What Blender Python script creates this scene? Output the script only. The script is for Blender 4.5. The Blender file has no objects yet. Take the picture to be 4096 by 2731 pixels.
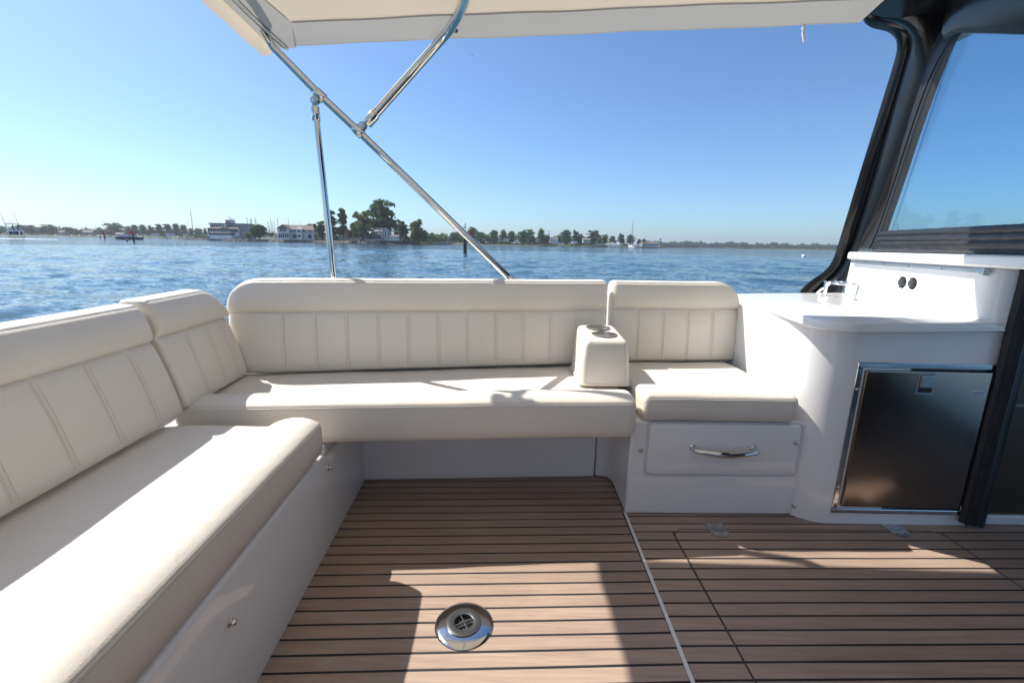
import bpy, math, random
import numpy as np
from mathutils import Vector, Matrix
R = math.radians
random.seed(7); RNG = np.random.default_rng(7)
S = bpy.context.scene

# ------------------------------------------------------------------ camera
FPX, CAMH = 1800.0, 1.07            # focal length in pixels of a 4096 px wide frame, eye height above the deck
ROLL, PITCH = 0.0191, R(12.232)
fw = Vector((0, math.cos(PITCH), -math.sin(PITCH))); r0 = Vector((1, 0, 0)); u0 = r0.cross(fw)
rt = r0 * math.cos(ROLL) + u0 * math.sin(ROLL); up = rt.cross(fw)
cd = bpy.data.cameras.new('camera'); cam = bpy.data.objects.new('camera', cd); S.collection.objects.link(cam)
M = Matrix((rt, up, -fw)).transposed().to_4x4(); M.translation = (0, 0, CAMH); cam.matrix_world = M
cd.sensor_fit = 'HORIZONTAL'; cd.sensor_width = 36; cd.lens = 36 * FPX / 4096; cd.clip_start = 0.02; cd.clip_end = 20000
S.camera = cam
# ------------------------------------------------------------------ sky, sun, exposure
SUN = Vector((-0.75, 0.38, 1.0)).normalized()
el = math.asin(SUN.z); az = math.atan2(SUN.x, SUN.y)
w = bpy.data.worlds.new('World'); S.world = w; w.use_nodes = True
nt = w.node_tree; bg = nt.nodes['Background']
sk = nt.nodes.new('ShaderNodeTexSky'); sk.sky_type = 'NISHITA'; sk.sun_disc = False
sk.sun_elevation = el; sk.sun_rotation = az; sk.altitude = 0; sk.air_density = 0.80; sk.dust_density = 1.0; sk.ozone_density = 4.0
tn = nt.nodes.new('ShaderNodeMix'); tn.data_type = 'RGBA'; tn.blend_type = 'MULTIPLY'; tn.inputs[0].default_value = 1.0
nt.links.new(sk.outputs[0], tn.inputs[6]); tn.inputs[7].default_value = (0.82, 0.985, 1.08, 1)      # the camera's cool white balance
nt.links.new(tn.outputs[2], bg.inputs[0]); bg.inputs[1].default_value = 0.12
sl = bpy.data.lights.new('sun', 'SUN'); sun = bpy.data.objects.new('sun', sl); S.collection.objects.link(sun)
sl.energy = 5.0; sl.angle = R(0.55); sl.color = (1, 0.95, 0.87)
sun.rotation_euler = SUN.to_track_quat('Z', 'Y').to_euler()
S.view_settings.view_transform = 'Standard'; S.view_settings.look = 'None'; S.view_settings.gamma = 1; S.view_settings.exposure = 0.47
S.render.engine = 'CYCLES'
S.cycles.max_bounces = 8; S.cycles.transparent_max_bounces = 12

SEA = -0.30
# ------------------------------------------------------------------ measuring helpers
def at(px, py, Y):
    """point on the vertical plane y = Y seen at a position of the photograph"""
    v = rt * ((px - 2048) / FPX) - up * ((py - 1365.5) / FPX) + fw
    t = Y / v.y
    return Vector((v.x * t, Y, CAMH + v.z * t))
def on(px, py, n, d):
    v = rt * ((px - 2048) / FPX) - up * ((py - 1365.5) / FPX) + fw; n = Vector(n)
    t = (d - n.z * CAMH) / n.dot(v)
    return Vector((v.x * t, v.y * t, CAMH + v.z * t))
def zone(ox, oy, s): return lambda x, y: (ox + x * s, oy + y * s)
HOR = lambda px: 938 + 0.0191 * (px - 100)
def gx(px, Y): return at(px, HOR(px), Y).x

# ------------------------------------------------------------------ object helpers
ORIG = {}
def link(o): S.collection.objects.link(o)
def tag(o, label=None, cat=None, group=None, kind=None):
    if label: o['label'] = label
    if cat: o['category'] = cat
    if group: o['group'] = group
    if kind: o['kind'] = kind
    return o
def thing(name, label, cat, loc=(0, 0, 0), group=None):
    o = bpy.data.objects.new(name, None); link(o); o.location = loc; o.empty_display_size = 0.1
    ORIG[o.name] = Vector(loc)
    return tag(o, label, cat, group)
class MB:
    def __init__(s): s.v = []; s.f = []; s.m = []
    def add(s, vs, fs, mi=0):
        b = len(s.v); s.v += [tuple(p) for p in vs]; s.f += [tuple(i + b for i in f) for f in fs]; s.m += [mi] * len(fs); return s
    def box(s, a, b, mi=0):
        x0, y0, z0 = a; x1, y1, z1 = b
        return s.add([(x0,y0,z0),(x1,y0,z0),(x1,y1,z0),(x0,y1,z0),(x0,y0,z1),(x1,y0,z1),(x1,y1,z1),(x0,y1,z1)],
                     [(0,3,2,1),(4,5,6,7),(0,1,5,4),(1,2,6,5),(2,3,7,6),(3,0,4,7)], mi)
    def obox(s, c, ax, ay, az, mi=0):
        """box centred on c with half-axis vectors"""
        c, ax, ay, az = map(Vector, (c, ax, ay, az))
        vs = [c + ax*i + ay*j + az*k for k in (-1,1) for j in (-1,1) for i in (-1,1)]
        return s.add(vs, [(0,2,3,1),(4,5,7,6),(0,1,5,4),(1,3,7,5),(3,2,6,7),(2,0,4,6)], mi)
    def tube(s, pts, r, n=12, cap=True, mi=0):
        pts = [Vector(p) for p in pts]; rs = r if isinstance(r, (list, tuple)) else [r] * len(pts)
        vs = []; N = len(pts); ref = None
        for i, p in enumerate(pts):
            t = (pts[min(i+1, N-1)] - pts[max(i-1, 0)]).normalized()
            if ref is None: ref = Vector((0,0,1)) if abs(t.z) < 0.9 else Vector((1,0,0))
            a = t.cross(ref).normalized(); b = a.cross(t).normalized(); ref = b
            for k in range(n):
                q = 2*math.pi*k/n; vs.append(p + (a*math.cos(q) + b*math.sin(q)) * rs[i])
        fs = [(i*n+k, i*n+(k+1)%n, (i+1)*n+(k+1)%n, (i+1)*n+k) for i in range(N-1) for k in range(n)]
        if cap: fs += [tuple(range(n)), tuple(reversed(range((N-1)*n, N*n)))]
        return s.add(vs, fs, mi)
    def lathe(s, prof, c, n=24, axis=(0,0,1), mi=0):
        ax = Vector(axis).normalized(); ref = Vector((1,0,0)) if abs(ax.x) < 0.9 else Vector((0,1,0))
        a = ax.cross(ref).normalized(); b = ax.cross(a).normalized(); c = Vector(c); vs = []
        for r, h in prof:
            for k in range(n):
                q = 2*math.pi*k/n; vs.append(c + ax*h + (a*math.cos(q) + b*math.sin(q))*r)
        fs = [(i*n+k, i*n+(k+1)%n, (i+1)*n+(k+1)%n, (i+1)*n+k) for i in range(len(prof)-1) for k in range(n)]
        return s.add(vs, fs, mi)
    def prism(s, poly, z0, z1, mi=0, bev=0):
        n = len(poly)
        if bev:
            P = [Vector((p[0], p[1])) for p in poly]; cx = sum((p.x for p in P))/n; cy = sum((p.y for p in P))/n
            def ins(d):
                out = []
                for i in range(n):
                    a, b, c = P[i-1], P[i], P[(i+1) % n]
                    n1 = Vector((-(b-a).y, (b-a).x)).normalized(); n2 = Vector((-(c-b).y, (c-b).x)).normalized()
                    m = n1 + n2; m = m / max(m.length_squared/2, 0.3)
                    out.append(b + m * d)
                return out
            area = sum(P[i-1].x*P[i].y - P[i].x*P[i-1].y for i in range(n))
            sg = 1 if area > 0 else -1
            rings = [(ins(sg*bev), z0), (P, z0+bev), (P, z1-bev), (ins(sg*bev*0.35), z1-bev*0.35), (ins(sg*bev), z1)]
            vs = [(p.x, p.y, z) for r, z in rings for p in r]; k = len(rings)
            fs = [(i*n+j, i*n+(j+1)%n, (i+1)*n+(j+1)%n, (i+1)*n+j) for i in range(k-1) for j in range(n)]
            fs += [tuple(reversed(range(n))), tuple(range((k-1)*n, k*n))]
            return s.add(vs, fs, mi)
        vs = [(p[0], p[1], z0) for p in poly] + [(p[0], p[1], z1) for p in poly]
        fs = [tuple(reversed(range(n))), tuple(range(n, 2*n))] + [(i, (i+1)%n, n+(i+1)%n, n+i) for i in range(n)]
        return s.add(vs, fs, mi)
    def grid(s, rows, closeu=False, closev=False, mi=0):
        nr, nc = len(rows), len(rows[0]); vs = [p for r in rows for p in r]; fs = []
        for i in range(nr if closeu else nr-1):
            for j in range(nc if closev else nc-1):
                i2, j2 = (i+1) % nr, (j+1) % nc
                fs.append((i*nc+j, i*nc+j2, i2*nc+j2, i2*nc+j))
        return s.add(vs, fs, mi)
    def mesh(s, name, mats, orig=(0,0,0), smooth=None, recalc=True):
        me = bpy.data.meshes.new(name); o = Vector(orig)
        me.from_pydata([(p[0]-o.x, p[1]-o.y, p[2]-o.z) for p in s.v], [], s.f)
        if recalc:
            import bmesh
            b = bmesh.new(); b.from_mesh(me); bmesh.ops.recalc_face_normals(b, faces=b.faces[:]); b.to_mesh(me); b.free()
        for m in (mats if isinstance(mats, (list, tuple)) else [mats]): me.materials.append(m)
        if max(s.m, default=0) > 0: me.polygons.foreach_set('material_index', s.m)
        if smooth is not None:
            me.shade_smooth()
            if smooth < 180: me.set_sharp_from_angle(angle=R(smooth))
        me.update(); return me
    def build(s, name, mats, parent=None, smooth=None, loc=None, recalc=True):
        orig = loc or (0, 0, 0)
        if parent is not None: orig = ORIG[parent.name]
        o = bpy.data.objects.new(name, s.mesh(name, mats, orig, smooth, recalc)); link(o)
        if parent is not None: o.parent = parent; ORIG[o.name] = ORIG[parent.name]
        else: o.location = orig; ORIG[o.name] = Vector(orig)
        return o
def bevel(o, wd=0.004, seg=2, ang=40):
    m = o.modifiers.new('bevel', 'BEVEL'); m.width = wd; m.segments = seg; m.limit_method = 'ANGLE'; m.angle_limit = R(ang); return o
def copy_tree(o, parent=None):
    c = o.copy(); link(c); c.parent = parent
    if parent is not None: c.matrix_parent_inverse = o.matrix_parent_inverse.copy()
    for ch in o.children: copy_tree(ch, c)
    return c
def arc(c, r, a0, a1, n=8):
    return [(c[0] + r*math.cos(R(a0+(a1-a0)*i/n)), c[1] + r*math.sin(R(a0+(a1-a0)*i/n))) for i in range(n+1)]
ORD = ['', 'first', 'second', 'third', 'fourth', 'fifth', 'sixth', 'seventh', 'eighth', 'ninth', 'tenth', 'eleventh', 'twelfth', 'thirteenth',
       'fourteenth', 'fifteenth', 'sixteenth', 'seventeenth', 'eighteenth', 'nineteenth', 'twentieth', 'twenty-first', 'twenty-second', 'twenty-third', 'twenty-fourth', 'twenty-fifth', 'twenty-sixth', 'twenty-seventh', 'twenty-eighth']

# ------------------------------------------------------------------ materials
MATS = {}
def nodes(m): return m.node_tree.nodes, m.node_tree.links
def pmat(name, col, rough=0.5, metal=0, spec=0.5, coat=0, var=0.0, vscale=3.0, bump=0.0, bscale=200.0, bdist=0.001, stretch=None, emit=None, island=0.0, rvar=0.0):
    m = bpy.data.materials.new(name); m.use_nodes = True; N, L = nodes(m); b = N['Principled BSDF']
    b.inputs['Base Color'].default_value = (*col, 1); b.inputs['Roughness'].default_value = rough; b.inputs['Metallic'].default_value = metal
    b.inputs['Specular IOR Level'].default_value = spec; b.inputs['Coat Weight'].default_value = coat; b.inputs['Coat Roughness'].default_value = 0.05
    tc = N.new('ShaderNodeTexCoord'); mp = N.new('ShaderNodeMapping'); L.new(tc.outputs['Object'], mp.inputs[0])
    if stretch: mp.inputs['Scale'].default_value = stretch
    if var > 0 or island > 0:
        n = N.new('ShaderNodeTexNoise'); n.inputs['Scale'].default_value = vscale; n.inputs['Detail'].default_value = 5; L.new(mp.outputs[0], n.inputs['Vector'])
        mr = N.new('ShaderNodeMapRange'); L.new(n.outputs['Fac'], mr.inputs[0]); mr.inputs[1].default_value = 0.25; mr.inputs[2].default_value = 0.75
        mr.inputs[3].default_value = 1 - var; mr.inputs[4].default_value = 1 + var
        hs = N.new('ShaderNodeHueSaturation'); hs.inputs['Color'].default_value = (*col, 1); L.new(mr.outputs[0], hs.inputs['Value'])
        if island > 0:
            oi = N.new('ShaderNodeNewGeometry'); ir = N.new('ShaderNodeMapRange'); L.new(oi.outputs['Random Per Island'], ir.inputs[0])
            ir.inputs[3].default_value = 1 - island; ir.inputs[4].default_value = 1 + island
            mu = N.new('ShaderNodeMath'); mu.operation = 'MULTIPLY'; L.new(mr.outputs[0], mu.inputs[0]); L.new(ir.outputs[0], mu.inputs[1]); L.new(mu.outputs[0], hs.inputs['Value'])
        L.new(hs.outputs[0], b.inputs['Base Color'])
    if rvar > 0:
        n3 = N.new('ShaderNodeTexNoise'); n3.inputs['Scale'].default_value = vscale*1.7; n3.inputs['Detail'].default_value = 6; L.new(mp.outputs[0], n3.inputs['Vector'])
        m3 = N.new('ShaderNodeMapRange'); L.new(n3.outputs['Fac'], m3.inputs[0]); m3.inputs[1].default_value = 0.3; m3.inputs[2].default_value = 0.7
        m3.inputs[3].default_value = max(0, rough - rvar); m3.inputs[4].default_value = rough + rvar; L.new(m3.outputs[0], b.inputs['Roughness'])
    if bump > 0:
        n2 = N.new('ShaderNodeTexNoise'); n2.inputs['Scale'].default_value = bscale; n2.inputs['Detail'].default_value = 4; L.new(mp.outputs[0], n2.inputs['Vector'])
        bp = N.new('ShaderNodeBump'); bp.inputs['Strength'].default_value = bump; bp.inputs['Distance'].default_value = bdist
        L.new(n2.outputs['Fac'], bp.inputs['Height']); L.new(bp.outputs[0], b.inputs['Normal'])
    if emit: b.inputs['Emission Color'].default_value = (*emit[0], 1); b.inputs['Emission Strength'].default_value = emit[1]
    MATS[name] = m; return m
VINYL = pmat('cream_vinyl', (0.745, 0.692, 0.612), 0.44, var=0.04, vscale=3.5, bump=0.25, bscale=420, bdist=0.0006)
def wrinkle(m, sc=16.0, dist=0.004, st=0.5):
    N, L = nodes(m); b = N['Principled BSDF']; old = b.inputs['Normal'].links[0].from_node; tc = N.new('ShaderNodeNewGeometry'); mp = N.new('ShaderNodeMapping'); mp.inputs['Scale'].default_value = (1, 1, 0.55); L.new(tc.outputs['Position'], mp.inputs[0])
    n = N.new('ShaderNodeTexNoise'); n.inputs['Scale'].default_value = sc; n.inputs['Detail'].default_value = 3; n.inputs['Distortion'].default_value = 1.2; L.new(mp.outputs[0], n.inputs['Vector'])
    b2 = N.new('ShaderNodeBump'); b2.inputs['Strength'].default_value = st; b2.inputs['Distance'].default_value = dist; L.new(n.outputs['Fac'], b2.inputs['Height']); L.new(b2.outputs[0], old.inputs['Normal'])
wrinkle(VINYL)
STITCH = pmat('stitch_thread', (0.52, 0.475, 0.405), 0.7, var=0.1, vscale=40)
GEL = pmat('white_gelcoat', (0.83, 0.828, 0.82), 0.08, coat=0.3, var=0.015, vscale=2, bump=0.03, bscale=6, bdist=0.004, rvar=0.04)
COUNTER = pmat('solid_surface', (0.77, 0.765, 0.76), 0.16, var=0.05, vscale=420, rvar=0.05)
CAULK = pmat('black_caulk', (0.012, 0.012, 0.014), 0.55, var=0.3, vscale=30)
STEEL = pmat('polished_steel', (0.70, 0.69, 0.67), 0.09, metal=1, var=0.02, vscale=3)
STEEL2 = pmat('satin_steel', (0.50, 0.49, 0.48), 0.24, metal=1, var=0.03, vscale=6)
BRUSH = pmat('brushed_dark_steel', (0.33, 0.295, 0.26), 0.23, metal=1, var=0.06, vscale=3, bump=0.05, bscale=300, bdist=0.0003, stretch=(0.02, 1, 1))
DOORM = pmat('bronze_door_panel', (0.10, 0.075, 0.055), 0.35, metal=0.6, var=0.2, vscale=3, bump=0.1, bscale=700, bdist=0.0003)
BLACK = pmat('black_gelcoat', (0.006, 0.007, 0.009), 0.20, spec=0.4, var=0.2, vscale=6)
BLACKV = pmat('black_vinyl', (0.022, 0.023, 0.026), 0.42, var=0.25, vscale=15, bump=0.5, bscale=260, bdist=0.001, rvar=0.08)
RUBBER = pmat('black_rubber', (0.010, 0.010, 0.011), 0.5, var=0.3, vscale=20)
PLAST = pmat('grey_plastic', (0.045, 0.047, 0.05), 0.38, var=0.15, vscale=30)
FABG = pmat('grey_canvas', (0.42, 0.42, 0.41), 0.85, var=0.06, vscale=6, bump=0.3, bscale=700, bdist=0.0006)
WHITEP = pmat('white_plastic', (0.75, 0.75, 0.73), 0.4, var=0.03, vscale=9)
ALU = pmat('aluminium_track', (0.62, 0.63, 0.64), 0.3, metal=0.9, var=0.05, vscale=20)
BADGE_W = pmat('badge_white', (0.8, 0.8, 0.8), 0.35, var=0.02)
BADGE_B = pmat('badge_blue', (0.02, 0.06, 0.32), 0.35, var=0.05)
BADGE_R = pmat('badge_red', (0.5, 0.03, 0.03), 0.35, var=0.05)
def translucent(name, col, tr, mixf):
    m = pmat(name, col, 0.9, var=0.05, vscale=3, bump=0.35, bscale=9, bdist=0.006); N, L = nodes(m)
    t = N.new('ShaderNodeBsdfTranslucent'); t.inputs[0].default_value = (*tr, 1); mx = N.new('ShaderNodeMixShader'); mx.inputs[0].default_value = mixf
    L.new(N['Principled BSDF'].outputs[0], mx.inputs[1]); L.new(t.outputs[0], mx.inputs[2]); L.new(mx.outputs[0], N['Material Output'].inputs[0]); return m
CANVAS = translucent('cream_canvas', (0.70, 0.63, 0.52), (0.52, 0.44, 0.34), 0.40)
FABG2 = translucent('grey_hem_canvas', (0.54, 0.53, 0.51), (0.31, 0.30, 0.28), 0.40)
def plankmat():
    m = bpy.data.materials.new('teak_plank'); m.use_nodes = True; N, L = nodes(m); b = N['Principled BSDF']; b.inputs['Roughness'].default_value = 0.52
    g = N.new('ShaderNodeNewGeometry'); oi = N.new('ShaderNodeObjectInfo')
    ad = N.new('ShaderNodeVectorMath'); ad.operation = 'ADD'; cv = N.new('ShaderNodeCombineXYZ')
    mu = N.new('ShaderNodeMath'); mu.operation = 'MULTIPLY'; mu.inputs[1].default_value = 40; L.new(oi.outputs['Random'], mu.inputs[0])
    L.new(mu.outputs[0], cv.inputs[0]); L.new(mu.outputs[0], cv.inputs[2]); L.new(g.outputs['Position'], ad.inputs[0]); L.new(cv.outputs[0], ad.inputs[1])
    mp = N.new('ShaderNodeMapping'); mp.inputs['Scale'].default_value = (1.2, 26, 1); L.new(ad.outputs[0], mp.inputs[0])
    n1 = N.new('ShaderNodeTexNoise'); n1.inputs['Scale'].default_value = 3.2; n1.inputs['Detail'].default_value = 9; n1.inputs['Roughness'].default_value = 0.62; n1.inputs['Distortion'].default_value = 0.5
    L.new(mp.outputs[0], n1.inputs['Vector'])
    cr = N.new('ShaderNodeValToRGB'); e = cr.color_ramp.elements
    e[0].position = 0.26; e[0].color = (0.295, 0.205, 0.155, 1); e[1].position = 0.74; e[1].color = (0.440, 0.325, 0.255, 1)
    x = cr.color_ramp.elements.new(0.5); x.color = (0.372, 0.270, 0.208, 1); L.new(n1.outputs['Fac'], cr.inputs[0])
    # short dark pores
    mp2 = N.new('ShaderNodeMapping'); mp2.inputs['Scale'].default_value = (9, 130, 1); L.new(ad.outputs[0], mp2.inputs[0])
    n2 = N.new('ShaderNodeTexNoise'); n2.inputs['Scale'].default_value = 3.0; n2.inputs['Detail'].default_value = 3; L.new(mp2.outputs[0], n2.inputs['Vector'])
    mr = N.new('ShaderNodeMapRange'); mr.inputs[1].default_value = 0.62; mr.inputs[2].default_value = 0.78; mr.inputs[3].default_value = 1; mr.inputs[4].default_value = 0.72; L.new(n2.outputs['Fac'], mr.inputs[0])
    # worn, larger patches and one tone per plank
    n3 = N.new('ShaderNodeTexNoise'); n3.inputs['Scale'].default_value = 2.3; n3.inputs['Detail'].default_value = 4; L.new(g.outputs['Position'], n3.inputs['Vector'])
    mr3 = N.new('ShaderNodeMapRange'); mr3.inputs[1].default_value = 0.3; mr3.inputs[2].default_value = 0.7; mr3.inputs[3].default_value = 0.86; mr3.inputs[4].default_value = 1.12; L.new(n3.outputs['Fac'], mr3.inputs[0])
    mr4 = N.new('ShaderNodeMapRange'); mr4.inputs[3].default_value = 0.91; mr4.inputs[4].default_value = 1.08; L.new(oi.outputs['Random'], mr4.inputs[0])
    k1 = N.new('ShaderNodeMath'); k1.operation = 'MULTIPLY'; L.new(mr.outputs[0], k1.inputs[0]); L.new(mr3.outputs[0], k1.inputs[1])
    k2 = N.new('ShaderNodeMath'); k2.operation = 'MULTIPLY'; L.new(k1.outputs[0], k2.inputs[0]); L.new(mr4.outputs[0], k2.inputs[1])
    hs = N.new('ShaderNodeHueSaturation'); L.new(cr.outputs[0], hs.inputs['Color']); L.new(k2.outputs[0], hs.inputs['Value']); L.new(hs.outputs[0], b.inputs['Base Color'])
    bp = N.new('ShaderNodeBump'); bp.inputs['Strength'].default_value = 0.35; bp.inputs['Distance'].default_value = 0.001; L.new(n1.outputs['Fac'], bp.inputs['Height']); L.new(bp.outputs[0], b.inputs['Normal'])
    return m
TEAK = plankmat()
def glassmat(name, tint, refl):
    m = bpy.data.materials.new(name); m.use_nodes = True; N, L = nodes(m); N.remove(N['Principled BSDF'])
    t = N.new('ShaderNodeBsdfTransparent'); t.inputs[0].default_value = (*tint, 1); g = N.new('ShaderNodeBsdfGlossy'); g.inputs['Roughness'].default_value = 0.02
    g.inputs[0].default_value = (*refl, 1)
    lw = N.new('ShaderNodeLayerWeight'); lw.inputs[0].default_value = 0.5; pw = N.new('ShaderNodeMath'); pw.operation = 'POWER'; pw.inputs[1].default_value = 4.0; L.new(lw.outputs['Facing'], pw.inputs[0]); fr = N.new('ShaderNodeMath'); fr.operation = 'MULTIPLY_ADD'; fr.inputs[1].default_value = 0.22; fr.inputs[2].default_value = 0.03; L.new(pw.outputs[0], fr.inputs[0]); mx = N.new('ShaderNodeMixShader')
    L.new(fr.outputs[0], mx.inputs[0]); L.new(t.outputs[0], mx.inputs[1]); L.new(g.outputs[0], mx.inputs[2]); L.new(mx.outputs[0], N['Material Output'].inputs[0]); return m
GLASS = glassmat('tinted_glass', (0.72, 0.84, 0.90), (0.9, 0.95, 1))
def watermat():
    """ruffled estuary water: green-blue body colour under a facet reflection that stays partial, as on any choppy surface"""
    m = bpy.data.materials.new('river_water'); m.use_nodes = True; N, L = nodes(m); N.remove(N['Principled BSDF'])
    body = N.new('ShaderNodeBsdfDiffuse'); gl = N.new('ShaderNodeBsdfGlossy'); gl.inputs['Roughness'].default_value = 0.055
    g = N.new('ShaderNodeNewGeometry')
    def nz(sc, det, stretch=(1, 1, 1), rot=0.0, rough=0.5):
        mp = N.new('ShaderNodeMapping'); mp.inputs['Scale'].default_value = stretch; mp.inputs['Rotation'].default_value = (0, 0, rot); L.new(g.outputs['Position'], mp.inputs[0])
        n = N.new('ShaderNodeTexNoise'); n.inputs['Scale'].default_value = sc; n.inputs['Detail'].default_value = det; n.inputs['Roughness'].default_value = rough; L.new(mp.outputs[0], n.inputs['Vector']); return n
    d = nz(0.07, 4, (1, 3.0, 1), R(12)); acc = None
    gust = N.new('ShaderNodeMapRange'); gust.inputs[1].default_value = 0.35; gust.inputs[2].default_value = 0.65; gust.inputs[3].default_value = 0.75; gust.inputs[4].default_value = 1.2; L.new(d.outputs['Fac'], gust.inputs[0])
    for sc, det, st, rot, k in ((0.6, 2, (1, 2.6, 1), R(14), 0.34), (2.0, 3, (1, 2.2, 1), R(22), 0.62), (7.0, 3, (1, 1.6, 1), R(35), 0.60)):
        n = nz(sc, det, st, rot, 0.6); sb = N.new('ShaderNodeVectorMath'); sb.operation = 'SUBTRACT'; sb.inputs[1].default_value = (0.5, 0.5, 0.5); L.new(n.outputs['Color'], sb.inputs[0])
        ml = N.new('ShaderNodeVectorMath'); ml.operation = 'MULTIPLY'; ml.inputs[1].default_value = (k*0.75, k, 0); L.new(sb.outputs[0], ml.inputs[0])
        if acc is None: acc = ml
        else:
            ad = N.new('ShaderNodeVectorMath'); ad.operation = 'ADD'; L.new(acc.outputs[0], ad.inputs[0]); L.new(ml.outputs[0], ad.inputs[1]); acc = ad
    scv = N.new('ShaderNodeVectorMath'); scv.operation = 'SCALE'; L.new(acc.outputs[0], scv.inputs[0]); L.new(gust.outputs[0], scv.inputs['Scale'])
    ad = N.new('ShaderNodeVectorMath'); ad.operation = 'ADD'; L.new(scv.outputs[0], ad.inputs[0]); L.new(g.outputs['Normal'], ad.inputs[1]); b2 = N.new('ShaderNodeVectorMath'); b2.operation = 'NORMALIZE'; L.new(ad.outputs[0], b2.inputs[0])
    L.new(b2.outputs[0], gl.inputs['Normal'])
    # silty green-blue body with slow drifts of colour
    cr = N.new('ShaderNodeValToRGB'); e = cr.color_ramp.elements; e[0].position = 0.3; e[0].color = (0.028, 0.080, 0.105, 1); e[1].position = 0.7; e[1].color = (0.038, 0.102, 0.135, 1); L.new(d.outputs['Fac'], cr.inputs[0]); L.new(cr.outputs[0], body.inputs[0])
    fr = N.new('ShaderNodeFresnel'); fr.inputs[0].default_value = 1.333; L.new(b2.outputs[0], fr.inputs['Normal'])
    mr2 = N.new('ShaderNodeMapRange'); mr2.inputs[1].default_value = 0.02; mr2.inputs[2].default_value = 0.75; mr2.inputs[3].default_value = 0.02; mr2.inputs[4].default_value = 0.93; L.new(fr.outputs[0], mr2.inputs[0])
    mx = N.new('ShaderNodeMixShader'); L.new(mr2.outputs[0], mx.inputs[0]); L.new(body.outputs[0], mx.inputs[1]); L.new(gl.outputs[0], mx.inputs[2]); L.new(mx.outputs[0], N['Material Output'].inputs[0])
    return m
WATER = watermat()

# ================================================================== the boat's cockpit
def frame(A, B):
    A, B = Vector((*A, 0)), Vector((*B, 0)); L_ = (B - A).length; ex = (B - A) / L_; n = Vector((-ex.y, ex.x, 0)); return A, ex, n, L_
def rnd(t, r): return 0.0 if t >= r else r - math.sqrt(max(0, r*r - (r-t)**2))
def wob(x, y, z, k=0.0012):
    return k * (math.sin(x*9.1 + z*5 + y*3.3) + math.sin(x*4.3 - y*7.7 + 1.3) + 0.6*math.sin(x*23 + y*19 + z*11))
def dashes(mb, path, nrm, pitch=0.0085, ln=0.0055, wd=0.0007, lift=0.0006):
    """thread: short raised stitches along a path"""
    path = [Vector(p) for p in path]; seg = [(path[i+1]-path[i]).length for i in range(len(path)-1)]; tot = sum(seg)
    s = 0.004; i = 0; acc = 0
    while s + ln < tot:
        while i < len(seg)-1 and acc + seg[i] < s: acc += seg[i]; i += 1
        t = (path[i+1]-path[i]) / max(seg[i], 1e-6); p = path[i] + t*(s-acc); nn = (nrm[i] if isinstance(nrm, list) else nrm); sd = t.cross(nn).normalized()*wd
        q = p + t*ln; l = nn*lift
        mb.add([p-sd, p+sd, q+sd, q-sd, p + t*ln*0.3 + l, p + t*ln*0.7 + l], [(0,1,4),(1,2,5,4),(2,3,5),(3,0,4,5)]); s += pitch

def seat_cushion(label, A, B, depA, depB, zt, zb, endr=0.024, bol=0.019, extra=()):
    A, ex, n, L_ = frame(A, B); flat = zt - 0.010
    def prof(dep):
        return [(0.016, zb), (0.004, zb+0.010), (-0.004, zb+0.035), (-0.006, (zb+zt)/2), (-0.0045, zt-0.0125), (-0.0035, zt-0.0072), (0.0010, zt-0.0052), (-0.0008, zt-0.0028), (0.0030, zt+0.0022),
                (0.03, zt+bol*0.75), (0.055, zt+bol), (0.085, zt+bol*0.98), (0.115, zt+bol*0.62), (0.14, zt+bol*0.12), (0.165, flat-0.002), (0.20, flat-0.001), (dep*0.6, flat+0.003), (dep*0.8, flat+0.002), (dep-0.03, flat-0.004), (dep-0.006, flat-0.02),
                (dep, flat-0.05), (dep, zb+0.02), (dep-0.02, zb)]
    us = sorted(set([round(x, 5) for x in [endr*(1-math.cos(R(a))) for a in range(0, 91, 10)] + [L_-endr*(1-math.cos(R(a))) for a in range(0, 91, 10)] + [endr + (L_-2*endr)*i/40 for i in range(41)]]))
    rows = []; seamA = []; seamB = []
    for u in us:
        f = u/L_; dep = depA + (depB-depA)*f; e = min(rnd(u, endr), rnd(L_-u, endr)) if False else max(rnd(u, endr), rnd(L_-u, endr)); row = []
        for d, z in prof(dep):
            d2 = d + e*(1 - 2*d/dep); zm = (zt+zb)/2; z2 = z - e*1.0*(z-zm)/((zt-zb)/2)
            p = A + ex*u + n*d2; k = wob(p.x, p.y, z)
            p = p - n*k*(1 if d < 0.1 else 0); row.append((p.x, p.y, z2 + (k if z > zb+0.03 else 1.5*k)))
        rows.append(row)
        if endr*0.4 < u < L_-endr*0.4:
            seamA.append(Vector(row[4]) - n*0.0006); seamB.append(Vector(row[8]) + Vector((0,0,0.0006)) - n*0.0005)
    mb = MB().grid(rows, closev=True)
    npf = len(rows[0]); mb.f.append(tuple(range(npf))); mb.m.append(0); mb.f.append(tuple(range(len(mb.v)-npf, len(mb.v)))); mb.m.append(0)
    t = thing('seat_cushion', label, 'cushion', (A + ex*L_/2 + n*depA/2 + Vector((0, 0, zb))))
    mb.build('cushion_cover', VINYL, t, smooth=55)
    sm = MB(); dashes(sm, seamA, -n); dashes(sm, seamB, (Vector((0,0,1))-n).normalized())
    for u in (0.03, L_-0.03):       # end-panel stitching down the front face
        k = min(range(len(us)), key=lambda i: abs(us[i]-u)); dashes(sm, [Vector(rows[k][j]) - n*0.0007 for j in (1, 2, 3, 4)], -n)
    sm.build('stitching', STITCH, t)['kind'] = 'stuff'
    pp = MB(); pp.tube([Vector(rows[i][6]) - n*0.0003 for i in range(6, len(us)-6)], 0.0022, 6); pp.build('piping', VINYL, t, smooth=60)
    return t

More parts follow.
